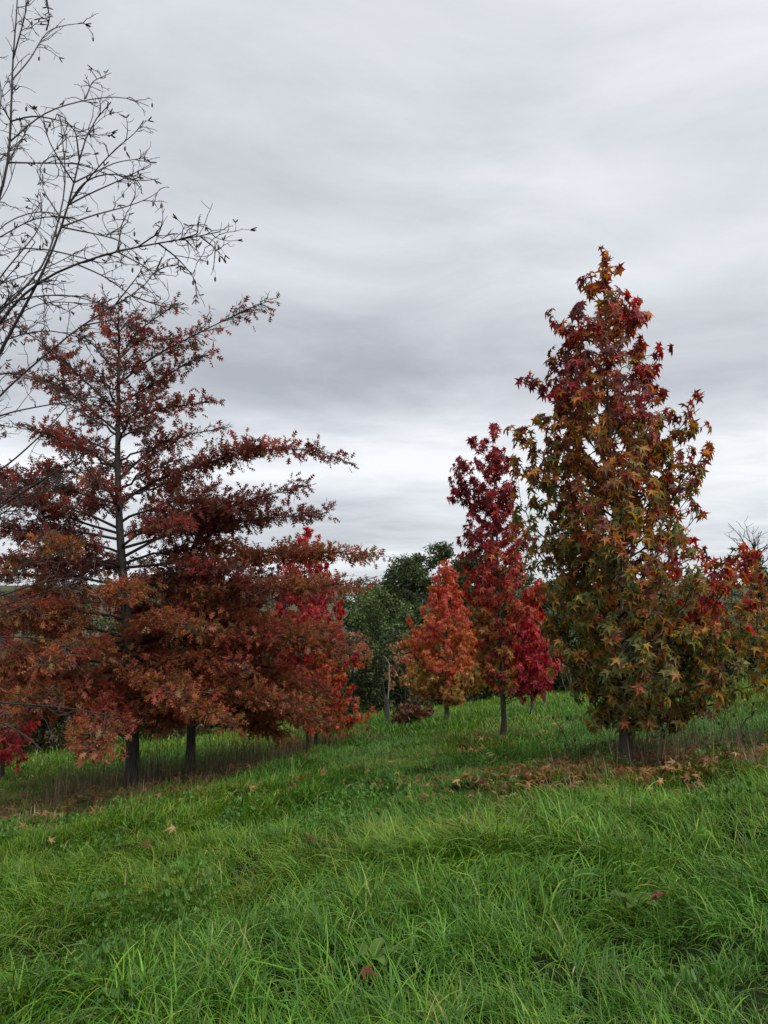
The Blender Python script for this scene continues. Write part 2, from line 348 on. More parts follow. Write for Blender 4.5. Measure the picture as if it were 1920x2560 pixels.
# ------------------------------------------------------------------ sweetgums
def sweetgum(name, label, base, prof, trunk_r, nbr, nleaf, size, colour, seed, hero=300, trunk_top_dx=0., group=None, extra=(), low=False, trunk_bow=0., mat=None):
    """prof: rows (height above base, reach to the left, reach to the right) in metres"""
    rg = np.random.default_rng(seed); prof = np.array(prof); H = prof[-1, 0]; base = np.array(base, float)
    root = thing(name, label, 'tree', base, group)
    axis = lambda z: np.array([trunk_top_dx*z/H + trunk_bow*math.sin(math.pi*z/H), .03*math.sin(z*2), z])
    zz = np.linspace(-.12, H*.985, 22)
    w = Wood(); flare = 1 + .7*np.exp(-np.maximum(zz, 0)/.14)
    w.tube(np.array([axis(z) for z in zz]) + rg.normal(0, .006, (22, 3))*np.array([1, 1, 0]), np.maximum(trunk_r*(1 - np.clip(zz, 0, H)/H)**1.15*flare, .006), 9)
    trunk = w.build('trunk', mat or M_GUMBARK, root); BO = [trunk]
    # branches
    zlow = prof[0, 0]; A = []; D = []; H_ = []
    spec = []
    zs = np.linspace(zlow, H*.97, 200); wt = np.interp(zs, prof[:, 0], prof[:, 1] + prof[:, 2]) + .12; cw = np.cumsum(wt)/wt.sum()
    for i in range(nbr):
        zt = float(np.interp((i + rg.random())/nbr, cw, zs)); az = i*2.39996 + rg.uniform(-.4, .4)
        l, r = np.interp(zt, prof[:, 0], prof[:, 1]), np.interp(zt, prof[:, 0], prof[:, 2])
        c = math.cos(az); rr = lerp(.5*(l + r), r if c > 0 else l, abs(c)**.7)*rg.uniform(.6, 1.08)
        spec.append((zt, np.array([c*rr, math.sin(az)*rr, 0]), None))
    for (x, z, dep) in extra: spec.append((z, np.array([x, dep, 0]), 1))
    for zt, off, ex in spec:
        rr = np.linalg.norm(off); t = zt/H
        tip = axis(min(zt, H)) + off; tip[2] = zt
        slope = lerp(.45, 1.25, t); zb = max(zlow*.72 + .1*rg.random(), zt - rr*slope*rg.uniform(.75, 1.1)); zb = min(zb, zt)
        p0 = axis(zb); mid = p0 + (tip - p0)*np.array([.6, .6, .38]); P = bez(p0, mid, tip, 9, .012 + .01*rr, rg)
        ln = np.linalg.norm(tip - p0); br = max(.006, trunk_r*.30*(ln/1.2)**.8*(1 - .5*t))
        w = Wood(); w.tube(P, np.linspace(br, .0035, 9), 5)
        ntw = int(3 + ln*6*(1.4 if ex else 1))
        for q in range(ntw):
            s = rg.uniform(.25, 1.); k = s*8; i0 = min(int(k), 7); p = lerp(P[i0], P[i0 + 1], k - i0); tn = nrm(P[i0 + 1] - P[i0])
            dd = nrm(tn*.8 + rg.normal(0, .55, 3) + np.array([0, 0, .35])); tl = rg.uniform(.10, .30)*(.6 + .5*min(rr, 1.2))
            if s > .93: dd = nrm(tn + rg.normal(0, .15, 3)); tl *= .5
            e = p + dd*tl; tw = bez(p, p + dd*tl*.5 + np.array([0, 0, -.02]), e + np.array([0, 0, .02]), 4)
            w.tube(tw, [.004, .0035, .003, .002], 3)
            for s2 in np.r_[rg.uniform(.2, 1., 3), 1, 1, 1]:
                k2 = s2*3; j = min(int(k2), 2); A.append(lerp(tw[j], tw[j + 1], k2 - j)); D.append(dd); H_.append(len(BO))
        BO.append(w.build('branch', M_TWIG, root))
    for z in np.linspace(H*.8, H, 26):                      # leader tip
        A.append(axis(z)); D.append(np.array([0, 0, 1.])); H_.append(0)
    A = np.array(A); D = np.array(D); H_ = np.array(H_)
    sel = rg.permutation(len(A))
    while len(sel) < nleaf: sel = np.r_[sel, rg.permutation(len(A))]
    sel = sel[:nleaf]; A = A[sel]; D = D[sel]; PO = [BO[q] for q in H_[sel]]
    out = A - np.array([axis(z) for z in A[:, 2]]); out[:, 2] = 0; rad = np.linalg.norm(out, axis=1); out = nrm(out + 1e-6)
    pd = nrm(D*.5 + out*.6 + rg.normal(0, .65, A.shape) + np.array([0, 0, .05]))
    sc = size*rg.uniform(.62, 1.12, nleaf)
    P = A + pd*(sc*.45)[:, None]
    tipd = nrm(pd*.5 + out*.2 + np.array([0, 0, -1.1]) + rg.normal(0, .36, A.shape))
    nn = nrm(out*.85 + np.array([0, 0, .5]) + rg.normal(0, .55, A.shape))
    reach = np.where(out[:, 0] > 0, np.interp(P[:, 2], prof[:, 0], prof[:, 2]), np.interp(P[:, 2], prof[:, 0], prof[:, 1])) + .05
    C = colour(P[:, 2]/H, np.clip(rad/reach, 0, 1.3), P, rg)
    add_leaves(root, GUML if low else GUM, P + base, tipd, nn, sc, C, hero, GUM, PO)
    return root

MAROON = (.12, .035, .035); DRED = (.20, .027, .03); RED = (.38, .04, .045); SCARLET = (.48, .06, .05); CORAL = (.56, .13, .065)
ORANGE = (.48, .165, .035); OCHRE = (.38, .19, .035); YELLOW = (.46, .29, .04); OLIVE = (.165, .15, .032); GREEN = (.085, .115, .028); BROWN = (.17, .08, .036); PINK = (.45, .03, .07)
def profile(base, cx, Y, rows):
    """rows (display y, left x, right x) measured on a 1659 px wide view -> (height, left, right) metres"""
    k = 1920/1659; out = []
    for y, l, r in rows:
        p = at(cx*k, y*k, Y); out.append((p[2] - base[2], (cx - l)*k/FPX*Y, (r - cx)*k/FPX*Y))
    return sorted([(h, max(a, .03), max(b, .03)) for h, a, b in out])

def col_main(t, r, P, rg):
    n = len(t); g = vnoise(P[:, 0]*2.2 + 9, P[:, 2]*2.2)*.35; v = t + g
    top = palette([MAROON, DRED, RED, ORANGE, BROWN, SCARLET], [4, 3, 2, 2.4, 1.8, 1.4], n, rg)
    mid = palette([MAROON, BROWN, ORANGE, OCHRE, OLIVE, RED, DRED], [3, 3, 2.4, 2.4, 3, .7, 1], n, rg)
    low = palette([GREEN, OLIVE, OCHRE, BROWN, YELLOW, MAROON, CORAL], [4, 5.5, 2, 1.6, .7, .9, .4], n, rg)
    red = palette([RED, SCARLET, PINK, ORANGE, DRED, OCHRE], [3, 2, 1, 2, 1.5, 1], n, rg)
    inner = palette([ORANGE, OCHRE, YELLOW, BROWN, CORAL], [2.5, 2.5, 1, 1.5, 1], n, rg)
    c = np.where((v > .68)[:, None], top, np.where((v > .46)[:, None], mid, low))
    c = np.where(((r < .55) & (rg.random(n) < .5) & (t > .25))[:, None], inner, c)
    side = (P[:, 0] > .55) & (t > .26) & (t < .50) & (rg.random(n) < .72)
    return np.where(side[:, None], red, c)
b_main = ground_hit(1567, 1927); YM = b_main[1]
PM = profile(b_main, 1354, YM, [(y_, l_ + 14, r_ + 6) for y_, l_, r_ in [(543, 1335, 1362), (600, 1290, 1345), (640, 1305, 1360), (665, 1285, 1412), (705, 1245, 1412), (760, 1230, 1445), (800, 1232, 1470), (835, 1210, 1490),
    (900, 1205, 1478), (950, 1190, 1495), (1000, 1172, 1508), (1050, 1162, 1518), (1100, 1158, 1528), (1150, 1160, 1560), (1200, 1172, 1585), (1250, 1180, 1600), (1300, 1185, 1595),
    (1350, 1190, 1600), (1400, 1195, 1610), (1450, 1215, 1615), (1470, 1235, 1590), (1505, 1285, 1560), (1535, 1300, 1520), (1555, 1320, 1400)]])
def ex_pts(base, cx, Y, pts):
    k = 1920/1659; o = []
    for x, y, dep in pts:
        p = at(x*k, y*k, Y); c = at(cx*k, y*k, Y); o.append((p[0] - c[0], p[2] - base[2], dep))
    return o
sweetgum('sweetgum_tree', 'tall conical sweetgum, maroon and orange above, olive green leaves below, with bare dark trunk', b_main, PM, .060, 150, 11500, .145, col_main, 11, 300, -.12,
    extra=ex_pts(b_main, 1354, YM, [(1545, 885, -.1), (1565, 975, .1), (1530, 930, 0), (1410, 660, 0), (1420, 690, .1), (1245, 700, -.1), (1235, 770, .1), (1205, 835, 0), (1170, 945, 0), (1150, 1010, -.2), (1140, 1075, .2), (1625, 1190, .3), (1610, 1250, 0), (1580, 1370, -.2), (1295, 1550, -.1), (1520, 1520, -.3), (1560, 1495, .1), (1450, 1530, -.2)]))

def col_red(t, r, P, rg):
    n = len(t); top = palette([DRED, RED, MAROON, SCARLET], [4, 3, 2.2, 1], n, rg); mid = palette([RED, SCARLET, DRED, ORANGE, CORAL, BROWN], [3, 2.4, 2, 1.5, 1.4, 1], n, rg)
    low = palette([ORANGE, OCHRE, BROWN, RED, OLIVE, DRED], [2, 2, 2, 1.5, 1.2, 1.4], n, rg); pk = palette([PINK, RED, DRED, SCARLET], [3, 3, 2, 1], n, rg)
    v = t + vnoise(P[:, 0]*3, P[:, 2]*3 + 5)*.3
    c = np.where((v > .62)[:, None], top, np.where((v > .38)[:, None], mid, low))
    side = (P[:, 0] > .18) & (t < .38) & (rg.random(n) < .9)
    return np.where(side[:, None], pk, c)
b_red = ground_hit(1262, 1860)
sweetgum('sweetgum_tree', 'slender crimson sweetgum with pink lower leaves and a bare black trunk', b_red,
    profile(b_red, 1090, b_red[1], [(922, 1062, 1085), (960, 1045, 1095), (1000, 1022, 1112), (1050, 1015, 1125), (1100, 1018, 1135), (1150, 1020, 1150), (1200, 1015, 1160), (1250, 1025, 1170), (1300, 1030, 1178), (1350, 1025, 1188), (1400, 1030, 1195), (1445, 1045, 1200), (1475, 1060, 1185), (1490, 1075, 1130)]),
    .045, 92, 7600, .122, col_red, 23, 300, -.12, low=True, extra=ex_pts(b_red, 1090, b_red[1], [(1008, 1020, 0), (1010, 1060, .1), (1122, 995, 0), (1195, 1410, -.2), (1195, 1445, -.3), (1175, 1462, -.2), (1160, 1430, -.4)]))

def col_orange(t, r, P, rg):
    n = len(t); top = palette([CORAL, SCARLET, RED, ORANGE], [4, 3.4, 1.6, 1.6], n, rg); mid = palette([CORAL, ORANGE, OCHRE, RED, YELLOW, SCARLET], [3.4, 2.4, 1.2, 1.6, .7, 1.2], n, rg)
    low = palette([OCHRE, OLIVE, ORANGE, YELLOW, BROWN, CORAL], [3, 3.4, 1.6, 1.8, 1.5, .5], n, rg); v = t + vnoise(P[:, 0]*3, P[:, 2]*3)*.3
    return np.where((v > .62)[:, None], top, np.where((v > .38)[:, None], mid, low))
b_or = ground_hit(1118, 1815)
sweetgum('sweetgum_tree', 'small coral orange sweetgum with yellowing base, beside the leaning dead stump', b_or,
    profile(b_or, 965, b_or[1], [(1212, 945, 972), (1250, 922, 990), (1300, 912, 1005), (1350, 885, 1020), (1400, 875, 1045), (1450, 872, 1055), (1480, 880, 1052), (1500, 895, 1038), (1512, 925, 1005)]),
    .055, 92, 7000, .115, col_orange, 31, 300, low=True)

def col_gl(t, r, P, rg):
    n = len(t); top = palette([RED, SCARLET, DRED, PINK], [4, 4, 1.4, 1], n, rg); low = palette([SCARLET, CORAL, ORANGE, BROWN, RED, OCHRE], [2, 3, 2, 1.3, 2, 1], n, rg)
    return np.where((t + vnoise(P[:, 0]*3, P[:, 2]*3)*.3 > .42)[:, None], top, low)
b_gl = ground_hit(772, 1880)
sweetgum('sweetgum_tree', 'scarlet sweetgum standing half behind the oak boughs, with twin thin trunks below', b_gl,
    profile(b_gl, 672, b_gl[1], [(1140, 652, 668), (1170, 640, 700), (1200, 620, 725), (1250, 608, 738), (1300, 600, 755), (1350, 590, 768), (1400, 590, 772), (1450, 600, 778), (1500, 610, 775), (1545, 640, 770), (1560, 660, 760)]),
    .042, 80, 6200, .122, col_gl, 41, 300, -.12, low=True, extra=ex_pts(b_gl, 672, b_gl[1], [(792, 1540, -.2), (775, 1565, -.3), (735, 1580, -.2), (720, 1215, .1)]))

def col_pink(t, r, P, rg): return palette([PINK, RED, CORAL, SCARLET, BROWN], [3, 3, 2, 1.5, .8], len(t), rg)
b_pk = ground_hit(4, 1961)
sweetgum('sweetgum_tree', 'low pink-red sapling with drooping leaves beside the oak', b_pk,
    [(.35, .25, .32), (.6, .5, .52), (.9, .6, .62), (1.4, .55, .45), (2.0, .4, .3), (2.7, .12, .1)], .038, 38, 1500, .125, col_pink, 47, 300, low=True)
# the sweetgum just past the right edge: only its boughs reach into view
def col_right(t, r, P, rg): return palette([OCHRE, OLIVE, GREEN, ORANGE, BROWN, YELLOW], [3, 3, 2.4, 1.4, 1.6, 1.2], len(t), rg)
b_rt = np.array([5.3, 9.3, float(hgt(5.3, 9.3))])
sweetgum('sweetgum_tree', 'ochre and green sweetgum bough reaching in past the conical sweetgum', b_rt,
    [(.6, .5, .5), (.8, 1.15, .8), (1.05, 1.45, .9), (1.3, 1.2, .8), (1.5, .65, .6), (1.9, .45, .5), (2.9, .15, .2)], .05, 50, 2600, .16, col_right, 53, 220)
# more of the plantation rows farther down
def col_far(t, r, P, rg): return palette([BROWN, OLIVE, OCHRE, ORANGE, DRED], [2, 2, 2, 1.4, 1], len(t), rg)
def col_far_red(t, r, P, rg): return palette([RED, SCARLET, CORAL, DRED, ORANGE], [3, 2, 2, 2, 1], len(t), rg)
for (px, py, hh, lab, cf, sd_) in ((1330, 1790, 2.6, 'thin young sweetgum hidden behind the crimson sweetgum, only its trunk foot showing', col_far_red, 61),
        (1362, 1775, 2.3, 'spindly reddish sapling behind the crimson sweetgum', col_far_red, 62), (1903, 1750, 2.6, 'young brown-leaved tree with thin trunk under the ochre boughs', col_far, 63)):
    b = ground_hit(px, py)
    sweetgum('sweetgum_tree', lab, b, [(.75, .3, .3), (1.1, .5, .5), (1.6, .42, .42), (hh, .06, .06)], .036, 26, 700, .13, cf, sd_, 0, low=True)
b2 = ground_hit(788, 1880); w = Wood(); w.tube([(0, 0, -.1), (.01, 0, .3), (.0, .0, .7), (-.05, 0, 1.2)], [.04, .032, .028, .02], 7)
tag(w.build('thin_trunk', M_GUMBARK, None), 'thin second trunk close beside the scarlet sweetgum trunk', 'trunk').location = tuple(b2)

# ------------------------------------------------------------------ pin oaks
def pin_oak(label, base, trunk_px, Y, spec_px, trunk_r, seed, nrand, nleaf, reach, zlow, H, hero=300):
    rg = np.random.default_rng(seed); base = np.array(base, float); root = thing('pin_oak', label, 'tree', base)
    TP = np.array([at(x, y, Y) for x, y in trunk_px]) - base; TP = TP[np.argsort(TP[:, 2])]
    TP = np.concatenate([[[0, 0, -.15]], [[0, 0, 0]], TP[1:]])
    axis = lambda z: np.array([np.interp(z, TP[:, 2], TP[:, 0]), .04*math.sin(z*1.3), z])
    zz = np.r_[-.15, 0, .06, .15, .3, np.linspace(.5, H*.99, 22)]
    rad = np.maximum(trunk_r*(1 - np.clip(zz, 0, H)/H)**.85*(1 + .6*np.exp(-np.maximum(zz, 0)/.16)), .007)
    w = Wood(); w.tube(np.array([axis(z) for z in zz]), rad, 10); BO = [w.build('trunk', M_OAKBARK, root)]
    A = []; D = []; U = []
    def bough(P, r0, dens, flat=1.):
        n = len(P); L_ = np.linalg.norm(np.diff(P, axis=0), axis=1).sum(); w = Wood(); w.tube(P, np.linspace(r0, .004, n), 6)
        for q in range(int(L_*dens)):
            s = rg.uniform(.14, 1.)**.8; k = s*(n - 1); i = min(int(k), n - 2); p = lerp(P[i], P[i + 1], k - i); tn = nrm(P[i + 1] - P[i])
            sidev = nrm(np.cross(tn, [0, 0, 1.]))*rg.choice([-1, 1]); up = np.array([0, 0, 1.])
            dd = nrm(tn*rg.uniform(.35, 1.) + sidev*rg.uniform(.3, 1.)*flat + up*rg.normal(.03, .13)); tl = rg.uniform(.16, .48)*(1.2 - .85*s)*min(1.25, .35 + L_*.4)
            e = p + dd*tl + up*rg.normal(0, .04); tw = bez(p, p + dd*tl*.5 + up*rg.normal(.02, .03), e, 5, .012, rg)
            w.tube(tw, np.linspace(.0065, .0025, 5), 3)
            subs = [(tw, tl)]
            for z_ in range(2):
                s2 = rg.uniform(.3, .9); i2 = min(int(s2*4), 3); p2 = lerp(tw[i2], tw[i2 + 1], s2*4 - i2); d2 = nrm(dd + rg.normal(0, .55, 3)*np.array([1, 1, .6])); l2 = tl*rg.uniform(.3, .55)
                t2 = bez(p2, p2 + d2*l2*.5, p2 + d2*l2 + up*rg.normal(0, .02), 3); w.tube(t2, [.004, .003, .002], 3); subs.append((t2, l2))
            for (c, l_) in subs:
                m = len(c)
                for s3 in np.r_[rg.uniform(.15, 1, max(2, int(l_*16))), 1, 1]:
                    if rg.random() < (.88*min(1, max(0, s - .25)/.5) if P[0, 2]/H > .58 else .75*max(0, s - .55)/.45): continue
                    k3 = s3*(m - 1); j = min(int(k3), m - 2); A.append(lerp(c[j], c[j + 1], k3 - j)); D.append(nrm(c[-1] - c[0])); U.append(len(BO))
        BO.append(w.build('branch', M_TWIG, root))
    for path, dy in spec_px:                                # boughs that can be told apart
        n = len(path); P = np.array([at(x, y, Y + dy*i/(n - 1)) for i, (x, y) in enumerate(path)]) - base
        z0 = P[0, 2]; P[0] = axis(z0); bough(resample(P, 12), trunk_r*.34*(1 - z0/H*.6), 30)
    for i in range(nrand):
        t = ((i + rg.random())/nrand)**1.35; zb = lerp(zlow, H*.93, t); az = i*2.39996 + rg.uniform(-.3, .3)
        rr = float(np.interp(zb/H, [0, .15, .35, .55, .75, 1], reach))*rg.uniform(.75, 1.05)
        rise = float(np.interp(zb/H, [0, .15, .4, .7, 1], [-.10, -.05, .08, .45, 1.3]))*rr
        p0 = axis(zb); tip = p0 + np.array([math.cos(az)*rr, math.sin(az)*rr, rise]); mid = p0 + (tip - p0)*.5 + np.array([0, 0, .12*rr])
        bough(bez(p0, mid, tip, 10, .02, rg), trunk_r*.3*(1 - t*.55), 25)
    for z in np.linspace(H*.75, H, 40): A.append(axis(z)); D.append(np.array([0, 0, 1.])); U.append(0)
    A = np.array(A); D = np.array(D)
    sel = rg.permutation(len(A)); sel = sel[rg.random(len(sel)) < np.interp(A[sel][:, 2]/H, [.5, .68, 1], [1, .7, .5])][:nleaf]; A = A[sel]; D = D[sel]; n = len(A); PO = [BO[U[q]] for q in sel]
    tip = nrm(D*.6 + rg.normal(0, .62, A.shape) + np.array([0, 0, -.16])); nn = nrm(np.array([0, 0, .8]) + rg.normal(0, .55, A.shape))
    sc = .122*rg.uniform(.6, 1.15, n)*np.interp(A[:, 2]/H, [.5, .8], [1, 1.12]); P = A + tip*(.03 + rg.uniform(0, .02, (n, 1)))
    v = vnoise(P[:, 0]*1.6 + P[:, 1], P[:, 2]*2.6) ; t = P[:, 2]/H
    up_ = palette([(.21, .05, .042), (.25, .075, .055), (.21, .095, .06), (.14, .055, .045), (.31, .06, .05), (.16, .115, .05)], [3, 3.4, 3.4, 2, 1.2, 1.2], n, rg)
    lo_ = palette([(.40, .135, .07), (.30, .11, .058), (.45, .165, .065), (.28, .16, .05), (.43, .11, .075), (.18, .14, .05)], [3.4, 3, 2.4, 2, 1.4, 1.4], n, rg)
    rd_ = palette([(.42, .075, .07), (.45, .12, .09), (.38, .09, .07), (.50, .15, .08)], [2, 3, 3, 1.2], n, rg)
    C = np.where((t + v*.35 > .46)[:, None], up_, lo_)
    C = np.where(((vnoise(P[:, 0]*2.1 + 31, P[:, 2]*2.9 + P[:, 1]*1.7) > .24) & (rg.random(n) < .7))[:, None], rd_, C)
    add_leaves(root, OAKL, P + base, tip, nn, sc, C, hero, OAK, PO)
    return root
b_o1 = ground_hit(331, 1972); Y1 = b_o1[1]
trunk1 = [(331, 1972), (329, 1720), (313, 1500), (300, 1300), (294, 1150), (294, 950), (297, 722)]
H1 = at(297, 722, Y1)[2] - b_o1[2]
spec1 = [([(303, 1262), (393, 1192), (521, 1157), (640, 1122), (775, 1117), (860, 1152)], -.6),
    ([(300, 1200), (380, 1120), (470, 1085), (560, 1070)], .9), ([(310, 1395), (480, 1300), (640, 1245), (760, 1215)], -.5),
    ([(308, 1372), (520, 1310), (690, 1295), (818, 1282)], .4), ([(318, 1420), (520, 1400), (700, 1385), (850, 1378), (945, 1393)], .8),
    ([(320, 1480), (560, 1470), (760, 1470), (915, 1455)], -.9), ([(325, 1560), (520, 1580), (760, 1590), (905, 1640)], -.8),
    ([(328, 1600), (500, 1590), (680, 1560), (830, 1580)], .5), ([(330, 1700), (480, 1690), (620, 1740), (770, 1760)], -.9),
    ([(295, 960), (380, 890), (521, 821), (610, 775), (672, 752)], -.3), ([(295, 900), (340, 830), (440, 760)], .3), ([(295, 1010), (400, 950), (480, 900), (545, 880)], .5), ([(296, 1060), (400, 1020), (500, 1010), (540, 1000)], -.5),
    ([(294, 1030), (200, 940), (100, 850), (0, 795)], -.4), ([(294, 1080), (150, 960), (30, 940)], .6),
    ([(294, 1170), (200, 1120), (110, 1080), (0, 1062)], -.6), ([(296, 1262), (163, 1222), (60, 1195), (-60, 1180)], .5),
    ([(300, 1335), (180, 1300), (60, 1240), (-60, 1230)], -.5), ([(303, 1350), (180, 1325), (60, 1330), (-80, 1300)], -.9),
    ([(312, 1420), (200, 1400), (80, 1410), (-60, 1400)], .2), ([(315, 1500), (150, 1510), (0, 1540), (-120, 1560)], -.9),
    ([(322, 1600), (180, 1620), (40, 1650), (-90, 1700)], -1.0), ([(326, 1680), (220, 1710), (110, 1760), (30, 1790)], -1.1), ([(328, 1690), (260, 1730), (220, 1790)], -1.4)]
pin_oak('broad pin oak with grey trunk, layered level boughs and rust red leaves', b_o1, trunk1, Y1, spec1, .098, 5, 60, 62000, [2.5, 2.7, 2.35, 1.5, .75, .2], 1.02, H1)
b_o2 = ground_hit(475, 1962); Y2 = b_o2[1] + 1.0; b_o2 = at(475, 1950, Y2); b_o2[2] = float(hgt(b_o2[0], b_o2[1]))
trunk2 = [(475, 1962), (478, 1750), (486, 1500), (492, 1300), (495, 1240)]
H2 = at(495, 1215, Y2)[2] - b_o2[2]
spec2 = [([(480, 1600), (640, 1590), (760, 1600), (880, 1610)], -.3), ([(479, 1700), (640, 1690), (740, 1720), (800, 1735)], -.5), ([(485, 1480), (640, 1440), (760, 1450), (850, 1465)], .4), ([(478, 1720), (600, 1790), (720, 1840)], -.5)]
pin_oak('smaller pin oak with near-black trunk in the dry grass, brown and orange leaves', b_o2, trunk2, Y2, spec2, .075, 6, 48, 38000, [2.3, 2.3, 1.9, 1.25, .7, .2], .98, H2)

# ------------------------------------------------------------------ birch just past the left edge
def birch():
    rg = np.random.default_rng(77); tx, ty = -3.15, 4.7; base = np.array([tx, ty, float(hgt(tx, ty))])
    root = thing('birch_tree', 'leafless birch with thin dark twigs and hanging catkins against the sky', 'tree', base)
    TZ = np.linspace(-.1, 6.2, 16); TX = .55*np.clip(TZ/6.2, 0, 1)**1.6
    w = Wood(); w.tube(np.stack([TX, 0*TZ, TZ], 1), np.maximum(.085*(1 - np.clip(TZ, 0, 6.2)/6.6), .006), 9); w.build('trunk', M_BIRCHT, root)
    cat = []; BO = []
    specs = [ # pixel path, depth at start, depth change, radius
      ([(-330, 1150), (-150, 850), (-40, 600), (0, 498), (23, 405), (29, 260), (30, 162), (43, 29), (46, -60)], 4.6, -.2, .016),
      ([(-380, 1500), (-200, 1220), (-60, 990), (0, 885), (35, 810), (75, 746), (116, 665), (153, 573), (179, 492), (191, 434), (208, 347), (231, 289), (278, 255)], 4.6, -.3, .017),
      ([(-340, 1330), (-180, 1010), (0, 775), (46, 735), (104, 683), (133, 608), (168, 463), (150, 290)], 4.7, .3, .013),
      ([(-360, 1420), (-180, 1080), (0, 805), (35, 752), (98, 700), (168, 666), (278, 631), (359, 613), (434, 602), (509, 590), (550, 579)], 4.6, -.4, .015),
      ([(-380, 1550), (-200, 1230), (0, 984), (75, 920), (191, 822), (289, 758), (341, 738), (394, 689), (405, 642)], 4.7, .2, .011),
      ([(-400, 1700), (-200, 1430), (0, 1266), (108, 1198), (195, 1149), (271, 1095), (325, 1057)], 4.7, -.3, .009),
      ([(-400, 1650), (-200, 1500), (0, 1401), (54, 1374), (108, 1347), (152, 1328)], 4.7, .4, .009),
      ([(-380, 1400), (-180, 1130), (0, 1036), (81, 1019), (195, 1000), (260, 985)], 4.7, .5, .008),
      ([(-390, 1500), (-180, 1250), (0, 1180), (80, 1110), (150, 1040), (210, 960)], 4.7, .2, .008),
      ([(-420, 1800), (-200, 1700), (0, 1759), (60, 1760), (193, 1772), (301, 1796)], 4.7, -.6, .007),
      ([(-420, 1750), (-200, 1640), (0, 1590), (133, 1597), (190, 1632)], 4.7, -.4, .007),
      ([(-400, 1650), (-200, 1550), (0, 1490), (120, 1450), (210, 1440), (260, 1510)], 4.7, -.3, .007),
      ([(-430, 1850), (-150, 1750), (0, 1805), (60, 1835), (104, 1874)], 4.7, -.5, .006),
      ([(-330, 1150), (-120, 760), (0, 560), (60, 535), (120, 520), (200, 560)], 4.6, .5, .007),
      ([(-340, 1200), (-120, 900), (0, 690), (70, 610), (110, 560), (100, 480)], 4.6, .3, .007),
      ([(-360, 1300), (-120, 900), (0, 760), (80, 740), (180, 735), (280, 770)], 4.6, -.4, .006),
      ([(-300, 1050), (-140, 640), (-60, 420), (-20, 350), (10, 240), (-20, 120)], 4.6, .4, .009),
      ([(-370, 1350), (-150, 1000), (0, 850), (110, 820), (200, 840), (260, 880)], 4.6, .3, .006),
      ([(-370, 1350), (-150, 1020), (0, 925), (90, 940), (150, 990), (240, 1060)], 4.6, -.2, .006)]
    for q in range(16):
        ty_ = rg.uniform(300, 1480); tx_ = rg.uniform(60, 260)*(1 if ty_ > 420 else .6); sy = ty_ + rg.uniform(150, 420)
        specs.append(([(-380, sy + 260), (-190, lerp(sy, ty_, .3)), (-30, lerp(sy, ty_, .62)), (tx_*.5, lerp(sy, ty_, .85) + rg.normal(0, 20)), (tx_, ty_)], 4.7, rg.uniform(-.5, .5), .0048))
    child = { # explicit side branches: parent index -> pixel paths
      0: [[(35, 139), (64, 35), (66, -30)], [(32, 226), (75, 150), (116, 75), (160, 62), (211, 58)], [(116, 75), (124, 46), (118, 0)], [(29, 336), (104, 284), (174, 258), (272, 240), (330, 243), (373, 266)], [(214, 246), (231, 203), (278, 182)], [(23, 428), (116, 408), (197, 408), (280, 440)], [(29, 300), (80, 288), (150, 300), (210, 330), (250, 345)], [(28, 300), (-10, 240)], [(23, 400), (60, 340), (75, 300)]],
      1: [[(153, 573), (231, 538), (324, 515), (382, 492), (402, 472)], [(170, 525), (220, 486), (324, 440), (376, 411)], [(179, 498), (231, 434), (301, 359), (340, 335), (359, 301)], [(191, 451), (289, 405), (370, 394)], [(155, 573), (240, 585), (300, 600), (360, 650)], [(186, 460), (160, 420), (120, 350), (108, 290)], [(200, 400), (190, 330), (155, 290)], [(165, 540), (210, 450), (280, 430), (345, 455), (397, 447)]],
      2: [[(133, 608), (60, 620), (0, 640)], [(150, 540), (110, 480), (100, 440)], [(120, 640), (190, 640), (260, 660), (310, 650)]],
      3: [[(398, 607), (440, 642), (475, 680), (490, 705)], [(467, 598), (495, 585), (494, 558)], [(282, 630), (304, 566), (310, 545)], [(310, 625), (370, 670), (395, 700)], [(168, 666), (260, 690), (330, 740), (360, 765)], [(520, 590), (535, 618), (540, 628)], [(345, 615), (400, 580), (405, 555)]],
      4: [[(341, 738), (400, 765), (440, 770)], [(191, 822), (280, 800), (340, 815)], [(289, 758), (345, 690), (360, 660)]], 5: [[(108, 1198), (60, 1230), (10, 1240)], [(195, 1149), (230, 1190), (270, 1230)]]}
    def bough(P, r0, r1, ntw, tl=(.12, .34)):
        n = len(P); w = Wood(); w.tube(P, np.linspace(r0, r1, n)**1.0, 6); mx = r0
        for q in range(ntw):
            s = rg.uniform(.30, 1.); k = s*(n - 1); i = min(int(k), n - 2); p = lerp(P[i], P[i + 1], k - i); tn = nrm(P[i + 1] - P[i])
            dd = nrm(tn*.75 + rg.normal(0, .6, 3)); L_ = rg.uniform(*tl)*(1.25 - .65*s); m = 7
            tw = [p]; d = dd
            bend = rg.normal(0, .16, 3) + np.array([.03, 0, -.02])
            for z in range(m - 1):                           # arching zigzag twig
                zig = rg.normal(0, .16, 3); d = nrm(d + bend); tw.append(tw[-1] + nrm(d + zig)*L_/(m - 1))
            tw = np.array(tw); w.tube(tw, np.linspace(.0028, .0012, m), 4); tips = [(tw[-1], d)]
            for z in range(rg.integers(1, 4)):
                j = rg.integers(1, m - 1); d2 = nrm(nrm(tw[j + 1] - tw[j]) + rg.normal(0, .7, 3)); l2 = L_*rg.uniform(.15, .4); e = tw[j] + d2*l2
                w.tube(bez(tw[j], tw[j] + d2*l2*.5 + rg.normal(0, .008, 3), e, 4), [.0019, .0017, .0014, .001], 3); tips.append((e, d2))
            for e, d2 in tips:
                if rg.random() < .9: cat.append((e, d2, len(BO)))
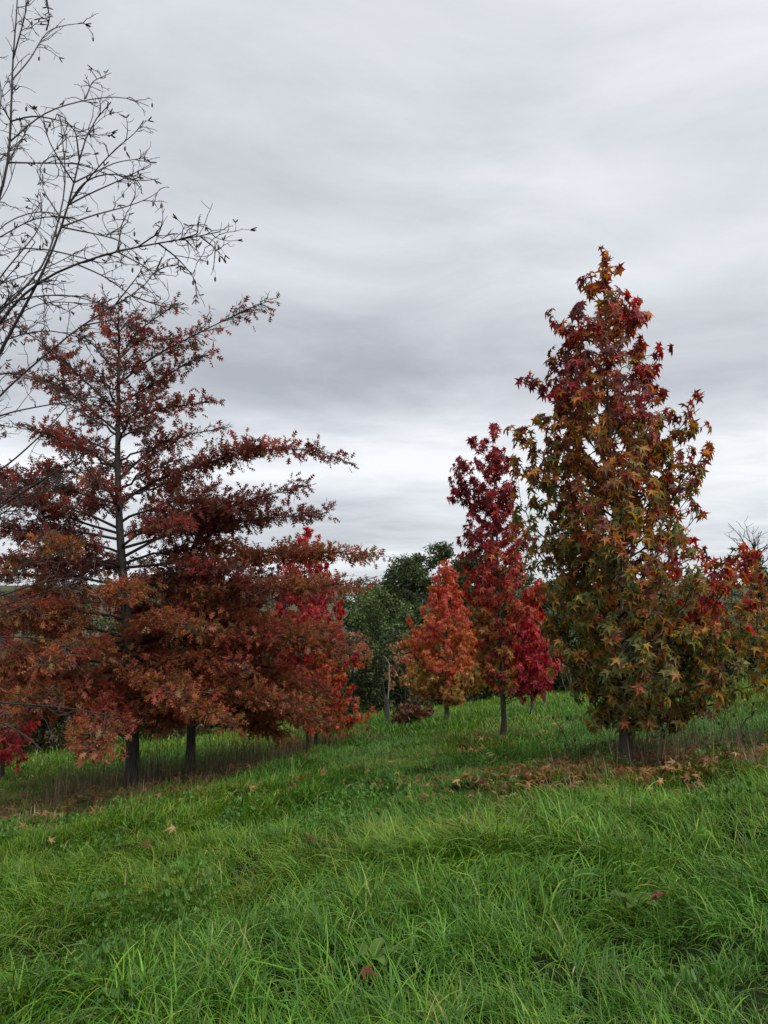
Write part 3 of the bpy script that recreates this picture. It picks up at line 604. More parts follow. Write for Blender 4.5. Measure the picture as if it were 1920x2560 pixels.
            for j in range(1, m):                            # buds
                if rg.random() < .6:
                    bd = nrm(rg.normal(0, 1, 3)); w.tube([tw[j], tw[j] + bd*.009], [.0017, .0006], 3)
        BO.append(w.build('branch', M_BIRCH, root))
    for i, (path, Y0, dY, r) in enumerate(specs):
        n = len(path); P = np.array([at(x, y, Y0 + dY*k/(n - 1)) for k, (x, y) in enumerate(path)]) - base
        z0 = np.clip(P[0, 2], .3, 5.5); P[0] = [np.interp(z0, TZ, TX), 0, z0]
        Q = resample(P, 26); bough(Q, r*(.95 if r > .01 else 1.3), .0026, 26 if r > .01 else 20)
        for cp in child.get(i, ()):
            m = len(cp); k0 = np.argmin([np.hypot(cp[0][0] - x, cp[0][1] - y) for x, y in path]); Yc = Y0 + dY*k0/(n - 1); sg = rg.choice([-.25, .25])
            C = np.array([at(x, y, Yc + sg*k/(m - 1)) for k, (x, y) in enumerate(cp)]) - base
            j0 = np.argmin(np.linalg.norm(Q - C[0], axis=1)); C[0] = Q[j0] if np.linalg.norm(Q[j0] - C[0]) < .12 else C[0]
            bough(resample(C, 14), .005, .0018, 7, (.08, .26))
    # catkins: two or three stiff fingers at the twig ends, and old hanging fruit
    def finger(w, p, d, L_, r): w.tube([p, p + d*L_*.25, p + d*L_*.75, p + d*L_], [r*.5, r, r*.95, r*.3], 5)
    cm = []
    for v in range(5):
        w = Wood(); g = np.random.default_rng(v)
        for q in range(2 + v % 2): finger(w, np.zeros(3), nrm(np.array([1, 0, 0]) + np.array([0, (q - .5 - .5*(v % 2))*.75, 0]) + g.normal(0, .2, 3)), g.uniform(.030, .042), .0036)
        cm.append(make_mesh('catkin', np.concatenate(w.V), [np.concatenate(w.F)], M_CATKIN, smooth=True))
    w = Wood(); w.tube([(0, 0, 0), (0, 0, -.02)], [.0006, .0006], 3); finger(w, np.array([0, 0, -.02]), np.array([0, 0, -1.]), .026, .0058)
    hang = make_mesh('catkin', np.concatenate(w.V), [np.concatenate(w.F)], M_CATKIN, smooth=True)
    vis = [q for q in range(len(cat)) if (base + cat[q][0])[0]/(base + cat[q][0])[1] > -960/FPX*1.03]; order = rg.permutation(vis)
    for q in order[:300]:
        p, d, bi = cat[q]; isH = rg.random() < .2
        o = bpy.data.objects.new('catkin', hang if isH else cm[q % 5]); COL.objects.link(o); o.parent = BO[bi]; o.location = p
        if not isH: o.rotation_euler = Vector(d).to_track_quat('X', 'Z').to_euler()
birch()

# ------------------------------------------------------------------ trees and shrubs beyond the meadow
def leafy(name, label, base, H, rx, leaves, lsize, cols, wts, seed, trunk_r=.14, zlow=.12, lobes=16, group=None, cat='tree', mat=M_DARKBARK, part='crown', shape=1.):
    rg = np.random.default_rng(seed); base = np.array(base, float); root = thing(name, label, cat, base, group)
    w = Wood(); top = np.array([rg.normal(0, .1*rx), rg.normal(0, .1*rx), H*.8]); w.tube(bez(np.array([0, 0, -.2]), np.array([rg.normal(0, .1), 0, H*.4]), top, 8, .03, rg), np.linspace(trunk_r, .02, 8), 7)
    blobs = []
    for i in range(lobes):
        t = (i + .5)/lobes; z = lerp(zlow, .94, t**.9)*H; wd = rx*math.sqrt(max(.05, 1 - ((z/H - .48)/.55)**2*shape))*rg.uniform(.45, .85); az = i*2.4 + rg.uniform(-.5, .5)
        c = np.array([math.cos(az)*wd, math.sin(az)*wd, z]); blobs.append((c, rx*rg.uniform(.26, .42)))
        zb = max(.1*H, z - wd*rg.uniform(.5, 1.)); k = zb/(H*.8)
        w.tube(bez(np.array([top[0]*k, top[1]*k, zb]), np.array([c[0]*.5, c[1]*.5, zb + (z - zb)*.3]), c, 6, .04, rg), np.linspace(trunk_r*.38, .012, 6), 5)
    w.build('trunk', mat, root)
    n = leaves; bi = rg.integers(0, lobes, n); d = nrm(rg.normal(0, 1, (n, 3))); rad = np.array([b[1] for b in blobs])[bi]
    sub = nrm(np.random.default_rng(seed + 1).normal(0, 1, (lobes*9, 3)))                   # leafy sprays around every limb
    si = bi*9 + rg.integers(0, 9, n); ctr = np.array([b[0] for b in blobs])[bi] + sub[si]*(rad*.72)[:, None]*np.array([1, 1, .8])
    P = ctr + d*(rad*rg.uniform(.08, .55, n))[:, None]*np.array([1, 1, .75])
    P[:, 2] = np.maximum(P[:, 2], .03)
    sc = lsize*rg.uniform(.6, 1.3, n); nn = nrm(d*.6 + np.array([0, 0, .6]) + rg.normal(0, .4, (n, 3))); tip = nrm(rg.normal(0, 1, (n, 3)) + np.array([0, 0, -.3]) + d*.5)
    C = palette(cols, wts, n, rg, .2)*(1 + .5*np.random.default_rng(seed).normal(0, .35, lobes*9)[si])[:, None].clip(.5, 1.6)
    link(part, scatter_mesh(part, SMALL, P, frames(tip, nn), sc, C, M_GREEN), root)
    return root
DG = (.034, .052, .015); MG = (.055, .092, .025); LG = (.11, .165, .045); OG = (.12, .125, .042); YG = (.18, .18, .06); RB = (.11, .065, .032)
def bg(px, top, Y, rpx, name, label, n, ls, cols, wts, seed, **k):
    x = (px - 960)/FPX*Y*1.0; b = np.array([x, Y, float(hgt(x, Y, False)) - .1]); H = at(px, top, Y)[2] - b[2]
    leafy(name, label, b, H, rpx/FPX*Y, n, ls, cols, wts, seed, **k)
for a in ((930, 1452, 52, 85, 'oak_tree', 'lowest dark oak at the open end of the group, above the willow bush', 11000, .18, (DG, MG), (4, 1.5), 209),
          (1005, 1392, 46, 110, 'oak_tree', 'dark evergreen-looking oak standing left of the orange sweetgum top', 21000, .17, (DG, MG, OG), (4, 2, 1), 201),
          (1085, 1355, 50, 125, 'oak_tree', 'tallest dark oak of the group behind the orange sweetgum', 24000, .18, (DG, MG, OG), (4, 2, 1), 202),
          (1190, 1372, 47, 120, 'oak_tree', 'dark oak between the orange and the crimson sweetgum', 22000, .18, (DG, MG), (4, 1.5), 203),
          (1300, 1420, 45, 110, 'oak_tree', 'dark oak behind the crimson sweetgum', 13000, .18, (DG, MG), (4, 2), 204),
          (1405, 1440, 40, 95, 'oak_tree', 'dark oak in the gap between crimson and conical sweetgums', 12000, .17, (DG, MG), (3, 2), 205),
          (1530, 1470, 40, 130, 'ash_tree', 'olive tree hidden behind the conical sweetgum', 11000, .17, (MG, OG), (2, 2), 206),
          (1690, 1490, 38, 120, 'ash_tree', 'olive green tree just right behind the conical sweetgum', 11000, .17, (OG, YG, MG), (3, 1, 2), 207),
          (1925, 1345, 46, 85, 'oak_tree', 'dark oak under the bare tree top', 12000, .18, (DG, MG), (4, 1), 208),
          (60, 1490, 40, 130, 'ash_tree', 'dim hedgerow tree behind the boughs at the birch side', 8000, .18, (DG, RB, MG), (3, 2, 2), 221), (230, 1500, 38, 120, 'ash_tree', 'dim hedgerow tree behind the grey oak trunk', 8000, .18, (DG, RB, MG), (3, 2, 2), 222),
          (420, 1495, 40, 130, 'ash_tree', 'dim hedgerow tree behind the near-black oak trunk', 8000, .18, (DG, MG), (3, 2), 223), (610, 1500, 38, 120, 'ash_tree', 'dim hedgerow tree left of the scarlet sweetgum', 8000, .18, (DG, MG), (3, 2), 224),
          (770, 1530, 38, 90, 'ash_tree', 'dim hedgerow tree right behind the scarlet sweetgum', 7000, .17, (DG, MG), (3, 2), 225)):
    bg(*a, trunk_r=.22)
for a in ((955, 1478, 34, 105, 'willow_bush', 'rounded mid green willow bush left of the orange sweetgum', 16000, .13, (MG, LG, OG), (3, 2.4, 1), 211),
          (1005, 1530, 31, 75, 'willow_bush', 'dark green willow bush close behind the orange sweetgum', 10000, .12, (MG, DG, LG), (3, 2, 1), 212),
          (900, 1580, 31, 70, 'willow_bush', 'low pale green bush below the brown far field', 7000, .12, (LG, MG), (3, 2), 213),
          (1830, 1488, 36, 95, 'willow_bush', 'yellowish olive willow bush under the red sweetgum leaves', 12000, .12, (OG, YG, MG), (3, 2.5, 1), 214),
          (1910, 1475, 38, 70, 'willow_bush', 'grey green willow bush beside the yellowish one', 8000, .12, (OG, MG), (2, 2), 215)):
    bg(*a, zlow=.05, trunk_r=.09, cat='bush')
# dark hedge along the foot of the meadow
def hedge_label(px):
    for lim, t in ((260, 'brownish hedge shrub behind the pink-red sapling and grey oak trunk'), (640, 'brownish hedge shrub beyond the near-black oak trunk'), (880, 'dark hedge shrub beyond the scarlet sweetgum'),
            (1080, 'dark hedge shrub behind the dead stump and pale sapling'), (1300, 'dark hedge shrub behind the orange and crimson sweetgums'), (1500, 'dark hedge shrub behind the bramble mound'), (1720, 'dark hedge shrub hidden behind the conical sweetgum'), (9999, 'dark hedge shrub below the yellowish willow bush')):
        if px < lim: return t
hx = np.linspace(-40, 1960, 27)
for i, px in enumerate(hx):
    rg = np.random.default_rng(300 + i); Y = float(np.interp(px, [0, 900, 1400, 1920], [20.5, 27.5, 29.5, 28.5])) + rg.uniform(0, 1.4)
    x = (px - 960)/FPX*Y + rg.uniform(-.2, .2); b = np.array([x, Y, float(hgt(x, Y, False)) - .05])
    H = float(np.interp(px, [0, 500, 800, 1000, 1400, 1700, 1920], [2.8, 2.6, 2.8, 2.8, 2.0, 1.8, 1.9]))*rg.uniform(.85, 1.12)
    leafy('hedge_shrub', hedge_label(px), b, H, rg.uniform(.95, 1.25), 5200, .11, (DG, MG, RB) if px > 700 else (DG, RB, BROWN), (4, 1.3, .8), 300 + i, .05, .03, 14, 'shrubs of the dark hedge', 'shrub', shape=.7)

def bare_tree():
    rg = np.random.default_rng(8); Y = 44.; x = (1925 - 960)/FPX*Y; b = np.array([x, Y + 2, float(hgt(x, Y)) - .1]); H = at(1905, 1305, Y)[2] - b[2]
    root = thing('bare_tree', 'leafless bare tree top rising above the dark oak', 'tree', b); w = Wood(); w.tube([(0, 0, -.1), (0, 0, H*.5), (.1, 0, H*.92)], [.16, .1, .03], 7); w.build('trunk', M_DARKBARK, root)
    for i in range(34):
        zb = rg.uniform(.5, .9)*H; az = rg.uniform(0, 6.28); L_ = rg.uniform(.6, 2.0); d = np.array([math.cos(az)*.8, math.sin(az)*.8, rg.uniform(.3, 1.1)]); p = np.array([.06, 0, zb]); P = bez(p, p + d*L_*.5, p + d*L_ + np.array([0, 0, .1]), 6, .05, rg)
        w = Wood(); w.tube(P, np.linspace(.035, .012, 6), 4)
        for q in range(7):
            k = rg.integers(1, 6); e = P[k] + nrm(d + rg.normal(0, .7, 3))*rg.uniform(.25, .7); w.tube([P[k], (P[k] + e)/2 + rg.normal(0, .04, 3), e], [.014, .012, .008], 3)
        w.build('branch', M_DARKBARK, root)
bare_tree()

# woods on the far hillside, a farmhouse among them
def far_woods():
    rg = np.random.default_rng(15); P = []; C = []; 
    for i in range(420):
        a = rg.uniform(-.62, .62); r = rg.choice([190, 430, 620, 900, 1250])*rg.uniform(.97, 1.03); x, y = r*math.sin(a), r*math.cos(a); z = float(hgt(x, y, False)); s = rg.uniform(3., 6.)*(1 if r < 900 else 1.5)
        if r < 300: s *= .55
        n = 70; d = nrm(rg.normal(0, 1, (n, 3))); P.append(np.array([x, y, z + s*.7]) + d*s*np.array([1.3, 1.3, .8])*rg.uniform(.5, 1, (n, 1))); C.append(np.tile(np.array((.028, .04, .02))*rg.uniform(.7, 1.4), (n, 1)))
    P = np.concatenate(P); C = np.concatenate(C); n = len(P)
    tag(link('far_woodland', scatter_mesh('far_woodland', SMALL, P, frames(nrm(rg.normal(0, 1, (n, 3))), nrm(rg.normal(0, 1, (n, 3)) + [0, 0, .6])), rg.uniform(1.2, 2.6, n), C, M_GREEN)), 'dark rows of woodland on the far hillside', 'woodland', None, 'stuff')
far_woods()
def farmhouse():
    Y = 560.; x = (878 - 960)/FPX*Y; z = float(hgt(x, Y, False)); root = thing('farmhouse', 'tiny white farmhouse on the far hillside', 'house', (x, Y, z))
    def prism(name, pts, faces, m): return link(name, make_mesh(name, np.array(pts, float), [np.array([f for f in faces if len(f) == k]) for k in (3, 4) if any(len(f) == k for f in faces)], m), root)
    a, b, h = 6., 4., 4.2
    prism('wall', [(-a, -b, -1), (a, -b, -1), (a, b, -1), (-a, b, -1), (-a, -b, h), (a, -b, h), (a, b, h), (-a, b, h), (-a, 0, h + 2.6), (a, 0, h + 2.6)],
        [(0, 1, 5, 4), (1, 2, 6, 5), (2, 3, 7, 6), (3, 0, 4, 7), (4, 8, 7), (5, 6, 9)], plain_mat('white_render', (.75, .74, .70)))
    a += .4
    prism('roof', [(-a, -b - .5, h - .25), (a, -b - .5, h - .25), (a, 0, h + 2.75), (-a, 0, h + 2.75), (-a, b + .5, h - .25), (a, b + .5, h - .25)], [(0, 1, 2, 3), (3, 2, 5, 4)], plain_mat('roof_tile', (.16, .09, .07)))
    for wx in (-3.5, 0, 3.5):
        prism('window', [(wx - .6, -b - .03, 1.2), (wx + .6, -b - .03, 1.2), (wx + .6, -b - .03, 2.6), (wx - .6, -b - .03, 2.6)], [(0, 1, 2, 3)], plain_mat('dark_glass', (.03, .03, .035), .2))
farmhouse()

# ------------------------------------------------------------------ small things in the meadow
def stump():
    b = ground_hit(968, 1812); root = thing('dead_stump', 'dark dead stump with a pale bare whip rising from it', 'stump', b)
    w = Wood(); w.tube([(0, 0, -.1), (.0, 0, .15), (-.02, 0, .42), (-.01, 0, .62)], [.085, .072, .064, .06], 9); w.tube([(-.01, 0, .615), (-.01, 0, .622)], [.06, .012], 9); w.tube([(-.045, 0, .58), (-.05, 0, .69)], [.022, .006], 5); w.tube([(.03, .01, .58), (.036, .01, .66)], [.018, .005], 5); w.build('trunk', M_DARKBARK, root)
    w = Wood(); w.tube([(.02, 0, .6), (.05, 0, 1.0), (.06, 0, 1.45), (-.04, 0, 1.62), (-.10, 0, 1.66)], [.018, .016, .013, .010, .005], 6); w.build('shoot', plain_mat('bleached_wood', (.22, .20, .17)), root)
stump()
def pale_sapling():
    b = ground_hit(1015, 1805); root = leafy('sapling', 'thin sapling with sparse pale orange leaves over a mound of dead brown leaves', b, 2.0, .5, 520, .11, ((.33, .17, .09), (.28, .11, .05), (.2, .12, .05)), (3, 2, 2), 71, .02, .3, 10, cat='tree', mat=M_TWIG, part='foliage')
    root.children[-1]['kind'] = 'stuff'
    b = ground_hit(1030, 1812); r = leafy('leaf_mound', 'heap of dead russet leaves around the foot of the pale sapling', b, .5, .46, 1200, .12, ((.15, .06, .03), (.2, .085, .04), (.09, .04, .025)), (3, 2, 2), 72, .02, .05, 12, cat='leaf heap', mat=M_TWIG, part='foliage')
    r.children[-1]['kind'] = 'stuff'
pale_sapling()
b = ground_hit(1495, 1748); r = leafy('bramble_bush', 'round dark brown bramble mound at the meadow foot behind the conical sweetgum', b, 1.0, .75, 4200, .08, ((.05, .03, .02), (.07, .035, .022), (.03, .03, .014)), (3, 2, 1), 73, .03, .05, 14, cat='bush')
for (px, py, hh, lab) in ((1440, 1752, 1.6, 'pale leaning dead stems left of the bramble mound'), (1468, 1750, 1.5, 'pale upright dead stems against the bramble mound')):
    b = ground_hit(px, py); rg = np.random.default_rng(px); w = Wood()
    for q in range(12):
        a = rg.normal(0, .14, 2); tl = hh*rg.uniform(.5, 1.); w.tube(bez(np.array([a[0]*.6, a[1]*.5, -.05]), np.array([a[0], a[1], tl*.5]), np.array([a[0]*2.2, a[1]*2, tl]), 6, .02, rg), np.linspace(.014, .006, 6), 4)
    tag(w.build('dead_shrub', plain_mat('straw_stem', (.13, .105, .06)), None), lab, 'shrub').location = tuple(b)

M_STALK = plain_mat('weed_stalk', (.03, .024, .018)); M_HEAD = plain_mat('seed_head', (.02, .015, .012))
def weed(px, py, top, lean, lab, seed, nb=6):
    rg = np.random.default_rng(seed); b = ground_hit(px, py); H = at(px, top, b[1])[2] - b[2]; root = thing('weed_stalk', lab, 'weed', b)
    P = bez(np.array([0, 0, -.05]), np.array([lean*.3, 0, H*.5]), np.array([lean, .05, H]), 9, .012, rg); w = Wood(); w.tube(P, np.linspace(.0065, .003, 9), 5); heads = [P[-1]]
    for q in range(nb):
        k = rg.integers(3, 8); d = nrm(np.array([rg.choice([-1, 1])*rg.uniform(.4, 1), rg.normal(0, .4), rg.uniform(.5, 1)])); L_ = rg.uniform(.08, .25)*H; e = P[k] + d*L_
        w.tube(bez(P[k], P[k] + d*L_*.5, e, 4), [.0035, .003, .0025, .002], 4)
        if q < 3: heads.append(e)
    w.build('stalk', M_STALK, root)
    for h_ in heads:
        w = Wood(); w.tube([h_, h_ + [0, 0, .012], h_ + [0, 0, .03], h_ + [0, 0, .04]], [.004, .014, .011, .002], 6); w.build('seed_head', M_HEAD, root)
for i, a in enumerate(((1640, 1935, 1790, .02, 'straight dark weed stalk just right of the conical sweetgum trunk'), (1655, 1925, 1770, .05, 'branched weed stalk beside the conical sweetgum trunk'), (1795, 1905, 1775, .14, 'tall leaning weed stalk in the grass right of the conical sweetgum'),
        (1815, 1890, 1765, .35, 'weed stalk with dark seed heads bending to the right'), (1870, 1930, 1845, .0, 'short weed stalk near the meadow edge right of the fallen leaves'), (1445, 1930, 1800, -.25, 'thin weed stalk leaning left before the conical sweetgum'))): weed(*a, 400 + i)

def dandelion(px, py, i):
    b = ground_hit(px, py); root = thing('dandelion', 'small yellow dandelion flower in the grass', 'flower', b, 'yellow flowers in the meadow'); hh = .16
    w = Wood(); w.tube([(0, 0, 0), (.01, 0, hh)], [.003, .003], 4); w.build('stem', M_STALK, root)
    rg = np.random.default_rng(i); n = 40; a = rg.uniform(0, 6.28, n); d = np.stack([np.cos(a), np.sin(a), rg.uniform(.1, .9, n)], 1); P = np.tile([.01, 0, hh], (n, 1))
    link('flower_head', scatter_mesh('flower_head', SMALL, P, frames(d, np.tile([0, 0, 1.], (n, 1))), np.full(n, .022), np.tile((.8, .5, .02), (n, 1)), M_GREEN), root)
for i, p in enumerate(((725, 1975), (1862, 1782), (1880, 1800), (1890, 1815), (905, 1850), (1660, 1850))): dandelion(*p, i)

def dock(px, py, s, i, lab):
    """rosette of broad leaves among the blades"""
    rg = np.random.default_rng(500 + i); b = ground_hit(px, py); root = thing('dock_plant', lab, 'weed', b)
    for q in range(6):
        az = q*1.05 + rg.uniform(-.3, .3); L_ = s*rg.uniform(.75, 1.1); t = np.linspace(0, 1, 7); el = lerp(1.25, -.1, t)*rg.uniform(.7, 1.1)
        seg = np.stack([np.cos(el), np.zeros(7), np.sin(el)], 1)*L_/6; ax = np.cumsum(seg, 0) - seg[0]; wd = .17*L_*np.sin(np.pi*np.clip(t, .04, .97))**.7
        V = []
        for k in range(7):
            for y in (-1, 0, 1): V.append((ax[k, 0], y*wd[k], ax[k, 2] + abs(y)*.25*wd[k] + rg.normal(0, .003)))
        V = np.array(V); ca, sa = math.cos(az), math.sin(az); V = V@np.array([[ca, sa, 0], [-sa, ca, 0], [0, 0, 1]]); V[:, 2] += .01
        F = [(k*3 + j, k*3 + j + 1, k*3 + j + 4, k*3 + j + 3) for k in range(6) for j in range(2)]
        link('leaf', make_mesh('leaf', V, [np.array(F)], M_GREEN, np.tile(np.array((.085, .15, .022))*rg.uniform(.8, 1.2), (len(V), 1)), smooth=True), root)
for i, a in enumerate(((925, 2440, .19, 'broad-leaved dock rosette deep in the long near grass'), (1590, 2290, .17, 'broad-leaved dock rosette by the dark hollow in the grass'), (1690, 2130, .16, 'dock rosette among grass below the conical sweetgum'), (505, 2080, .17, 'upright dock rosette at the edge of the oak shade'),
        (20, 2545, .16, 'dock rosette in clover, in the grass nearest the birch'), (1290, 2035, .15, 'small dock rosette in the open grass between the rows'))): dock(*a[:3], i, a[3])

# ------------------------------------------------------------------ grass (instanced clumps)
def blades(n, rg, spread, lmin, lmax, th0, kap, wid, lean, cols, wts, segs=6, z0=0.):
    base = rg.normal(0, spread*.5, (n, 2)); az = rg.uniform(0, 2*math.pi, n); d = np.stack([np.cos(az), np.sin(az)], 1) + np.array([lean, 0]); d = nrm(d)
    L_ = rg.uniform(lmin, lmax, n); a0 = rg.uniform(*th0, n); kp = rg.uniform(*kap, n); wd = wid*rg.uniform(.6, 1.25, n)
    t = np.linspace(0, 1, segs + 1); th = a0[:, None] + kp[:, None]*t[None]**1.3
    st = (L_/segs)[:, None]; hx = np.concatenate([np.zeros((n, 1)), np.cumsum(np.sin(th[:, :-1])*st, 1)], 1); hz = np.concatenate([np.zeros((n, 1)), np.cumsum(np.cos(th[:, :-1])*st, 1)], 1) + z0
    hz = np.maximum(hz, .012)
    tw = rg.normal(0, .5, n); sd_ = np.stack([-d[:, 1], d[:, 0]], 1)
    cx = base[:, None, 0] + d[:, None, 0]*hx; cy = base[:, None, 1] + d[:, None, 1]*hx
    ws = wd[:, None]*(1 - t**2.2)[None]*.5 + .0003
    wz = ws*np.sin(tw)[:, None]; ws = ws*np.cos(tw)[:, None]
    Lp = np.stack([cx + sd_[:, None, 0]*ws, cy + sd_[:, None, 1]*ws, hz + wz], -1); Rp = np.stack([cx - sd_[:, None, 0]*ws, cy - sd_[:, None, 1]*ws, hz - wz], -1)
    V = np.stack([Lp, Rp], 2).reshape(-1, 3); k = (segs + 1)*2; i = np.arange(n)[:, None]*k; j = np.arange(segs)[None]*2
    F = np.stack([i + j, i + j + 1, i + j + 3, i + j + 2], -1).reshape(-1, 4); C = np.repeat(palette(cols, wts, n, rg, .22), k, 0)
    return V, F, C
G1 = (.068, .168, .012); G2 = (.098, .212, .016); G3 = (.048, .132, .020); G4 = (.165, .235, .03); GD = (.28, .23, .10)
def clump(seed, mat, **k):
    V, F, C = blades(rg=np.random.default_rng(seed), **k); me = make_mesh('clump', V, [F], mat, C, smooth=True); return bpy.data.objects.new('clump_%d' % seed, me)
def clover(seed):
    rg = np.random.default_rng(seed); V = []; F = []; n0 = 0
    for q in range(34):
        x, y = rg.normal(0, .07, 2); h = rg.uniform(.03, .12); r = rg.uniform(.0055, .0095); a0 = rg.uniform(0, 6.28); tl = rg.normal(0, .8, 2)
        for l in range(3):
            a = a0 + l*2.094; c = np.array([x + math.cos(a)*r*.95, y + math.sin(a)*r*.95, h]); th = np.arange(6)*1.047 + a
            p = np.stack([c[0] + r*.8*np.cos(th), c[1] + r*.8*np.sin(th), h + (np.cos(th)*r*tl[0] + np.sin(th)*r*tl[1]) + .004*np.cos(th - a)], 1); V.append(p); F += [(n0, n0 + 1, n0 + 2, n0 + 3), (n0, n0 + 3, n0 + 4, n0 + 5)]; n0 += 6
        V.append(np.array([(x - .0012, y, 0), (x + .0012, y, 0), (x + .001, y, h), (x - .001, y, h)])); F.append((n0, n0 + 1, n0 + 2, n0 + 3)); n0 += 4
    V = np.concatenate(V); C = np.tile((.065, .15, .022), (n0, 1))*rg.uniform(.75, 1.3, (n0, 1)); return bpy.data.objects.new('clover_%d' % seed, make_mesh('clover', V, [np.array(F)], M_GRASS, C))
def gn_scatter(name, label, cat, objs, P, rotz, tilt, scl, tint):
    col = bpy.data.collections.new(name + '_kinds')
    for i, o in enumerate(objs): o.name = '%s_%02d' % (name, i); col.objects.link(o)
    me = bpy.data.meshes.new(name); n = len(P); me.vertices.add(n); me.vertices.foreach_set('co', np.asarray(P, np.float32).ravel())
    def attr(nm, ty, data, key): a = me.attributes.new(nm, ty, 'POINT'); a.data.foreach_set(key, np.asarray(data).ravel())
    rot = np.zeros((n, 3), np.float32); rot[:, 2] = rotz; rot[:, 0] = tilt[:, 0]; rot[:, 1] = tilt[:, 1]
    attr('rot', 'FLOAT_VECTOR', rot, 'vector'); attr('scl', 'FLOAT_VECTOR', np.asarray(scl, np.float32), 'vector'); attr('idx', 'INT', (np.arange(n) % len(objs)).astype(np.int32), 'value')
    t4 = np.ones((n, 4), np.float32); t4[:, :3] = tint; attr('tint', 'FLOAT_COLOR', t4, 'color')
    o = link(name, me); tag(o, label, cat, None, 'stuff')
    ng = bpy.data.node_groups.new(name, 'GeometryNodeTree'); ng.interface.new_socket('Geometry', in_out='INPUT', socket_type='NodeSocketGeometry'); ng.interface.new_socket('Geometry', in_out='OUTPUT', socket_type='NodeSocketGeometry')
    N = ng.nodes; L = ng.links; gi = N.new('NodeGroupInput'); go = N.new('NodeGroupOutput'); ip = N.new('GeometryNodeInstanceOnPoints'); ci = N.new('GeometryNodeCollectionInfo')
    ci.inputs['Collection'].default_value = col; ci.inputs['Separate Children'].default_value = True; ci.inputs['Reset Children'].default_value = True
    def na(nm, ty): a = N.new('GeometryNodeInputNamedAttribute'); a.data_type = ty; a.inputs[0].default_value = nm; return a.outputs['Attribute']
    e2r = N.new('FunctionNodeEulerToRotation'); L.new(na('rot', 'FLOAT_VECTOR'), e2r.inputs[0])
    L.new(gi.outputs[0], ip.inputs['Points']); L.new(ci.outputs[0], ip.inputs['Instance']); ip.inputs['Pick Instance'].default_value = True
    L.new(na('idx', 'INT'), ip.inputs['Instance Index']); L.new(e2r.outputs[0], ip.inputs['Rotation']); L.new(na('scl', 'FLOAT_VECTOR'), ip.inputs['Scale']); L.new(ip.outputs[0], go.inputs[0])
    md = o.modifiers.new('scatter', 'NODES'); md.node_group = ng; return o
def wedge(y0, y1, dens, rg, half=.80):
    area = half*(y1*y1 - y0*y0); n = int(area*dens); y = np.sqrt(rg.uniform(y0*y0, y1*y1, n)); x = rg.uniform(-1, 1, n)*half*y; return x, y
_st = np.array([ground_hit(a, b) for a, b in ((-120, 2045), (0, 2030), (150, 2000), (320, 1985), (480, 1955), (620, 1930), (720, 1890), (800, 1870))]); _sx, _sy = _st[:, 0], _st[:, 1]
def dry_mask(x, y):
    """the unmown strips under the tree rows"""
    s1 = np.exp(-((y - np.interp(x, _sx, _sy))/np.where(y < np.interp(x, _sx, _sy), np.interp(x, [-6, -3.5, -1], [1.9, 1.5, .6]), np.interp(x, [-6, -3, -1], [1.0, .9, .6])))**2)*np.clip((.2 - x)/.8, 0, 1)*1.1; s0 = 0
    s2 = np.exp(-((x - 3.2)/1.35)**2 - ((y - 9.0)/.75)**2)
    return np.clip(s1 + s0 + s2 + vnoise(x*1.3, y*1.3)*.7*(s1 + s0 + s2 > .15), 0, 1)
